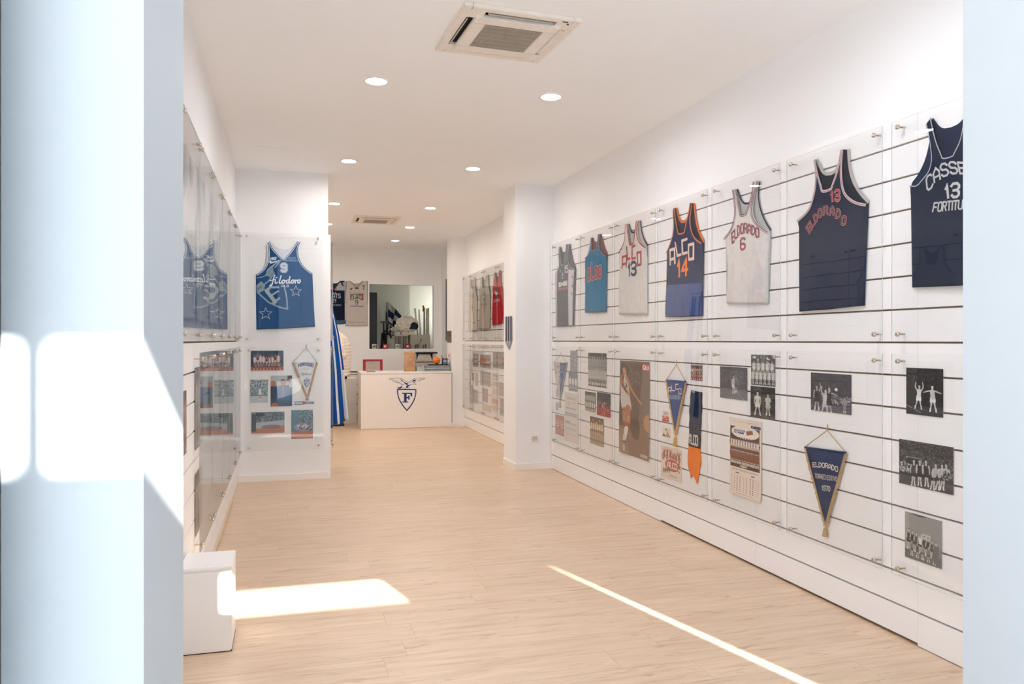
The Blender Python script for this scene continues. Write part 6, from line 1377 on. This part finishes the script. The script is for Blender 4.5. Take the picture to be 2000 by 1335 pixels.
MB().lathe([(.0001, .001), (.10, .001), (.10, .02), (.03, .035), (.0001, .036)], 28).build('base', M_STEEL, t, True); MB().tube([(0, 0, .03), (0, 0, 1.98)], .011, 12).build('pole', M_STEEL, t); MB().tube([(0, 0, 1.955), (.125, 0, 1.945)], .008, 8).build('arm', M_STEEL, t)

# ------------------------------------------------------------ white plinth box by the entrance
t = empty('plinth_box', (-.345, 3.765, 0)); tag(t, 'plain white box plinth on the floor at the left wall near the entrance', 'plinth')
MB().bevbox(-.105, .109, -.135, .135, .004, .358, .004).build('carcass', M_WHITE, t); MB().bevbox(-.106, .110, -.137, .137, .3585, .374, .003).build('lid', M_WHITE, t); MB().box(-.10, .1095, -.13, .13, 0, .0038).build('dark_foot', M_DARK, t)

# ------------------------------------------------------------ left wall: pale jerseys above, photographs below
JL = Metric('left', SL + .003)
def mjersey(u, vt, w_, h_, label, body, back, trims, texts=(), seed=1, extra=None):
    a = w_ / 2; vb = vt - h_; X = lambda f, g: (u + f * a, vb + g * h_)
    return jersey(JL, 'jersey', label, left=[X(-1, 0), X(-.98, .66), X(-.72, .74), X(-.62, .86), X(-.60, 1)], right=[X(1, 0), X(.98, .66), X(.72, .74), X(.62, .86), X(.60, 1)],
        neckL=[X(0, .80), X(-.22, .84), X(-.32, 1)], neckR=[X(0, .80), X(.22, .84), X(.32, 1)], body=body, back=back, trims=trims, texts=texts, seed=seed, extra=extra, back_neck=X(0, .94), group='pale jerseys on the left wall', depth=.014)
def mt(txt, u0, u1, v0, v1, c, nm='lettering'): return Text(txt, [(u0, v1), (u1, v1), (u1, v0), (u0, v0)], [(c, 1)], .17, name=nm)
mjersey(3.93, 2.24, .50, .78, 'pale grey trimmed white jersey on the left wall nearest the entrance', '#d6d6d4', '#b9bab8', [('#8f9496', .014, 0)], [mt('BOLOGNA', 3.76, 4.10, 1.80, 1.87, '#8f9496'), mt('7', 3.90, 3.97, 1.64, 1.76, '#8f9496', 'number')], 41)
mjersey(4.55, 2.24, .50, .78, 'white jersey with pale green side on the left wall', '#d3d6d2', '#b2b8b0', [('#a3a8a6', .014, 0)], [mt('FORTITUDO', 4.38, 4.72, 1.80, 1.86, '#a0a6a4'), mt('11', 4.49, 4.61, 1.62, 1.75, '#a0a6a4', 'number')], 42)
mjersey(5.25, 2.24, .50, .78, 'third white jersey from the entrance on the left wall', '#dadad8', '#bcbcba', [('#a9aaac', .012, 0)], [mt('10', 5.18, 5.32, 1.66, 1.80, '#9a9c9e', 'number')], 43)
mjersey(5.95, 2.24, .50, .78, 'fourth white jersey from the entrance on the left wall', '#dadad8', '#bcbcba', [('#a9aaac', .012, 0)], [mt('5', 5.91, 5.99, 1.66, 1.80, '#9a9c9e', 'number')], 44)
mjersey(6.65, 2.24, .50, .78, 'white jersey on the left wall nearest the left column', '#dadad8', '#bcbcba', [('#a9aaac', .012, 0)], [mt('4', 6.61, 6.69, 1.66, 1.80, '#9a9c9e', 'number')], 45)
JLm = Metric('left', SL + .001); G9 = 'photographs on the lower left wall'
def lp(u0, u1, v0, v1, seed, bg, a, b, lab):
    pic(JLm, (u0, v1, u1, v0), team(50, 60, bg, a, b, '#b09a8c', 4, 4, seed, None, .38, .5, .08), 'photograph', lab, group=G9)
lp(3.60, 3.90, .84, 1.13, 51, '#5c4a44', '#a8847a', '#8a6a60', 'brownish photograph on the lower left wall nearest the entrance')
lp(4.26, 4.66, .80, 1.22, 52, '#6a6c6a', '#a5a6a4', '#8a8c8a', 'tall grey photograph on the left wall behind the first lower acrylic sheet')
lp(4.26, 4.60, .36, .68, 53, '#5a5652', '#a39c94', '#77716a', 'dark photograph lowest on the left wall behind the first lower acrylic sheet')
lp(4.98, 5.36, .78, 1.16, 54, '#77787a', '#b5b6b8', '#9a9c9e', 'grey team photograph on the left wall, third along')
lp(5.70, 6.10, .74, 1.16, 55, '#6f6a66', '#b0a89e', '#8e867c', 'brown grey team photograph on the left wall, fourth along')
lp(6.42, 6.80, .76, 1.14, 56, '#787a7c', '#b9babc', '#a0a2a4', 'grey photograph on the left wall nearest the left column')
# ------------------------------------------------------------ person at the left of the counter, turned to the left, seen from behind the flag
def skin_figure(name, chains, material, parent=None, levels=2, root=0):
    """chains: list of lists of (x, y, z, r); points sharing coordinates are welded; first point of the first chain is the root"""
    verts, radii, edges, idx = [], [], [], {}
    for ch in chains:
        prev = None
        for (x, y, z, r) in ch:
            k = (round(x, 4), round(y, 4), round(z, 4))
            if k not in idx: idx[k] = len(verts); verts.append((x, y, z)); radii.append(r)
            if prev is not None and prev != idx[k]: edges.append((prev, idx[k]))
            prev = idx[k]
    me = bpy.data.meshes.new(name); me.from_pydata(verts, edges, []); o = bpy.data.objects.new(name, me); COL.objects.link(o)
    if parent: o.parent = parent
    o.modifiers.new('skin', 'SKIN'); sv = me.skin_vertices[0].data
    for i, r in enumerate(radii): sv[i].radius = (r if isinstance(r, tuple) else (r, r))
    sv[root].use_root = True
    ss = o.modifiers.new('smooth', 'SUBSURF'); ss.levels = levels; ss.render_levels = levels
    me.materials.append(material)
    # bake the modifiers into a plain mesh
    dg = bpy.context.evaluated_depsgraph_get(); ev_ = o.evaluated_get(dg); nm = bpy.data.meshes.new_from_object(ev_)
    o.modifiers.clear(); o.data = nm; nm.polygons.foreach_set('use_smooth', [True] * len(nm.polygons))
    if not nm.materials: nm.materials.append(material)
    return o
M_SKIN = mat('skin', '#c99a80', .55, var=.05, scale=20)
PX, PY = .795, 12.62
P = empty('person', (PX, PY, 0)); tag(P, 'person in a cream quilted jacket and dark jeans half hidden behind the striped flag', 'person')
# local frame: facing -X, left side towards +Y... z up
torso = [(0, 0, .95, (.13, .15)), (.02, 0, 1.10, (.11, .13)), (.0, 0, 1.28, (.09, .13)), (-.045, 0, 1.38, (.06, .10)), (-.085, 0, 1.47, .052), (-.14, 0, 1.52, .05), (-.20, 0, 1.585, (.088, .075)), (-.21, 0, 1.665, (.085, .072)), (-.205, 0, 1.72, (.05, .045))]
chains = [torso]
for s in (-1, 1):
    chains.append([torso[0], (0, s * .095, .88, .088), (-.01, s * .10, .50, .055), (.02, s * .10, .10, .038), (.01, s * .10, .045, .036), (-.13, s * .11, .03, .028)])
    sh = (-.045, s * .150, 1.35, .045); el = (.02 if s < 0 else -.04, s * .23, 1.12, .040); wr_ = (-.20, s * .17, 1.02, .026); pm = (-.255, s * .16, 1.015, (.030, .018)); kn = (-.30, s * .158, 1.012, (.030, .014))
    chains.append([torso[3], sh, el, wr_, pm, kn])
    for k, (dy, l) in enumerate(((-.027, .060), (-.009, .070), (.009, .066), (.027, .052))):
        chains.append([kn, (-.325, s * .158 + dy, 1.010, .0085), (-.325 - l * .55, s * .158 + dy * 1.1, .998, .008), (-.325 - l * .85, s * .158 + dy * 1.1, .975, .0065)])
    chains.append([pm, (-.272, s * .16 - s * .036, 1.00, .010), (-.30, s * .16 - s * .052, .988, .009), (-.322, s * .16 - s * .056, .978, .0075)])
body = skin_figure('body', chains, M_SKIN, P)
# face: eyes, nose, mouth, ears; the head looks along -X
def part(nm, mb, m_, par=P, smooth=True): return mb.build(nm, m_, par, smooth)
for s in (-1, 1):
    part('eye', MB().lathe([(.011 * math.sin(math.pi * k / 8) + .0001, -.011 * math.cos(math.pi * k / 8)) for k in range(9)], 12, (-.286, s * .030, 1.620)), mat('eye_white', '#e8e4de', .3))
    part('ear', MB().lathe([(.0001, -.028), (.012, -.02), (.015, 0), (.011, .02), (.0001, .028)], 10, (-.19, s * .078, 1.610)), M_SKIN)
part('nose', MB().tube([(-.288, 0, 1.630), (-.305, 0, 1.597), (-.292, 0, 1.585)], [.008, .013, .008], 8), M_SKIN)
part('mouth', MB().tube([(-.288, -.022, 1.555), (-.296, 0, 1.553), (-.288, .022, 1.555)], [.003, .006, .003], 8), mat('lips', '#a8655c', .5))
hr = []
for i in range(11):
    a = i / 10 * math.pi * .62; z = 1.640 + .100 * math.cos(a); r = math.sin(a)
    hr.append([(-.195 + (.104 * r + .002) * math.cos(b) * (1 if math.cos(b) > 0 else .86), (.088 * r + .002) * math.sin(b), z + (.03 * (1 - math.cos(b)) * r if math.cos(b) < 0 else 0)) for b in np.linspace(0, 2 * math.pi, 21)[:-1]])
part('hair', MB().rings(hr[::-1]), mat('reddish_brown_hair', '#6b3a28', .6, var=.3, scale=60, bump=.6, bscale=200))
# quilted jacket: one puffed shell for the trunk, sleeves joined to it at the shoulders
M_PUFF = mat('cream_quilted_nylon', '#e3d8cc', .5, var=.04, scale=20, bump=.2, bscale=120)
key = [(.80, .01, .150, .190), (.95, .012, .150, .195), (1.12, .025, .148, .200), (1.28, .010, .150, .212), (1.38, -.025, .138, .205), (1.44, -.055, .115, .16), (1.485, -.082, .080, .085), (1.52, -.105, .064, .066)]
rg = []; n = 96
for i in range(n + 1):
    z = .80 + .72 * i / n; cxk = np.interp(z, [k[0] for k in key], [k[1] for k in key]); rx = np.interp(z, [k[0] for k in key], [k[2] for k in key]); ry = np.interp(z, [k[0] for k in key], [k[3] for k in key])
    pf = .011 * (abs(math.sin(math.pi * (z - .80) / .052)) ** .6) - .005
    rg.append([(cxk + (rx + pf) * math.cos(b), (ry + pf) * math.sin(b), z + .008 * math.cos(b * 2)) for b in np.linspace(0, 2 * math.pi, 33)[:-1]])
part('jacket', MB().rings(rg), M_PUFF)
for s in (-1, 1):
    pts = [Vector((-.035, s * .155, 1.385)), Vector((-.01 if s < 0 else -.04, s * .215, 1.25)), Vector((.02 if s < 0 else -.04, s * .235, 1.12)), Vector((-.08, s * .205, 1.065)), Vector((-.19, s * .172, 1.025))]
    P5 = resample([tuple(p)[:2] for p in pts], 2); q = []; d = [0]
    for a, b in zip(pts, pts[1:]): d.append(d[-1] + (b - a).length)
    tt = np.linspace(0, d[-1], 60); xyz = [np.interp(tt, d, [p[k] for p in pts]) for k in range(3)]; rr = [np.interp(v, [0, d[-1] * .5, d[-1]], [.082, .062, .048]) + .008 * abs(math.sin(v / .042 * math.pi)) ** .6 - .003 for v in tt]
    part('sleeve', MB().tube(list(zip(*xyz)), rr, 18), M_PUFF)
jk = lambda s: [(0, s * .05, .86, (.10, .085)), (0, s * .09, .81, .085), (-.01, s * .10, .50, .075), (.018, s * .10, .12, .062), (.018, s * .10, .085, .063)]
jeans = skin_figure('jeans', [[(0, 0, .88, (.10, .10)), *jk(-1)], [(0, 0, .88, (.10, .10)), *jk(1)]], fabric('#1d2530'), P)
for s in (-1, 1):
    sh_ = MB(); rs = []
    for x, hh, wv_ in ((.055, .035, .030), (.04, .062, .040), (.0, .085, .043), (-.06, .070, .045), (-.12, .050, .050), (-.17, .038, .042), (-.195, .022, .020)):
        rs.append([(x, s * .105 + wv_ * math.cos(b), .012 + hh * .5 + hh * .5 * math.sin(b)) for b in np.linspace(0, 2 * math.pi, 17)[:-1]])
    shoe = part('shoe', sh_.rings(rs), M_BLACK); part('sole', MB().bevbox(-.19, .06, s * .105 - .045, s * .105 + .045, 0, .018, .006), mat('white_sole', '#cfcac4', .6), shoe, False)
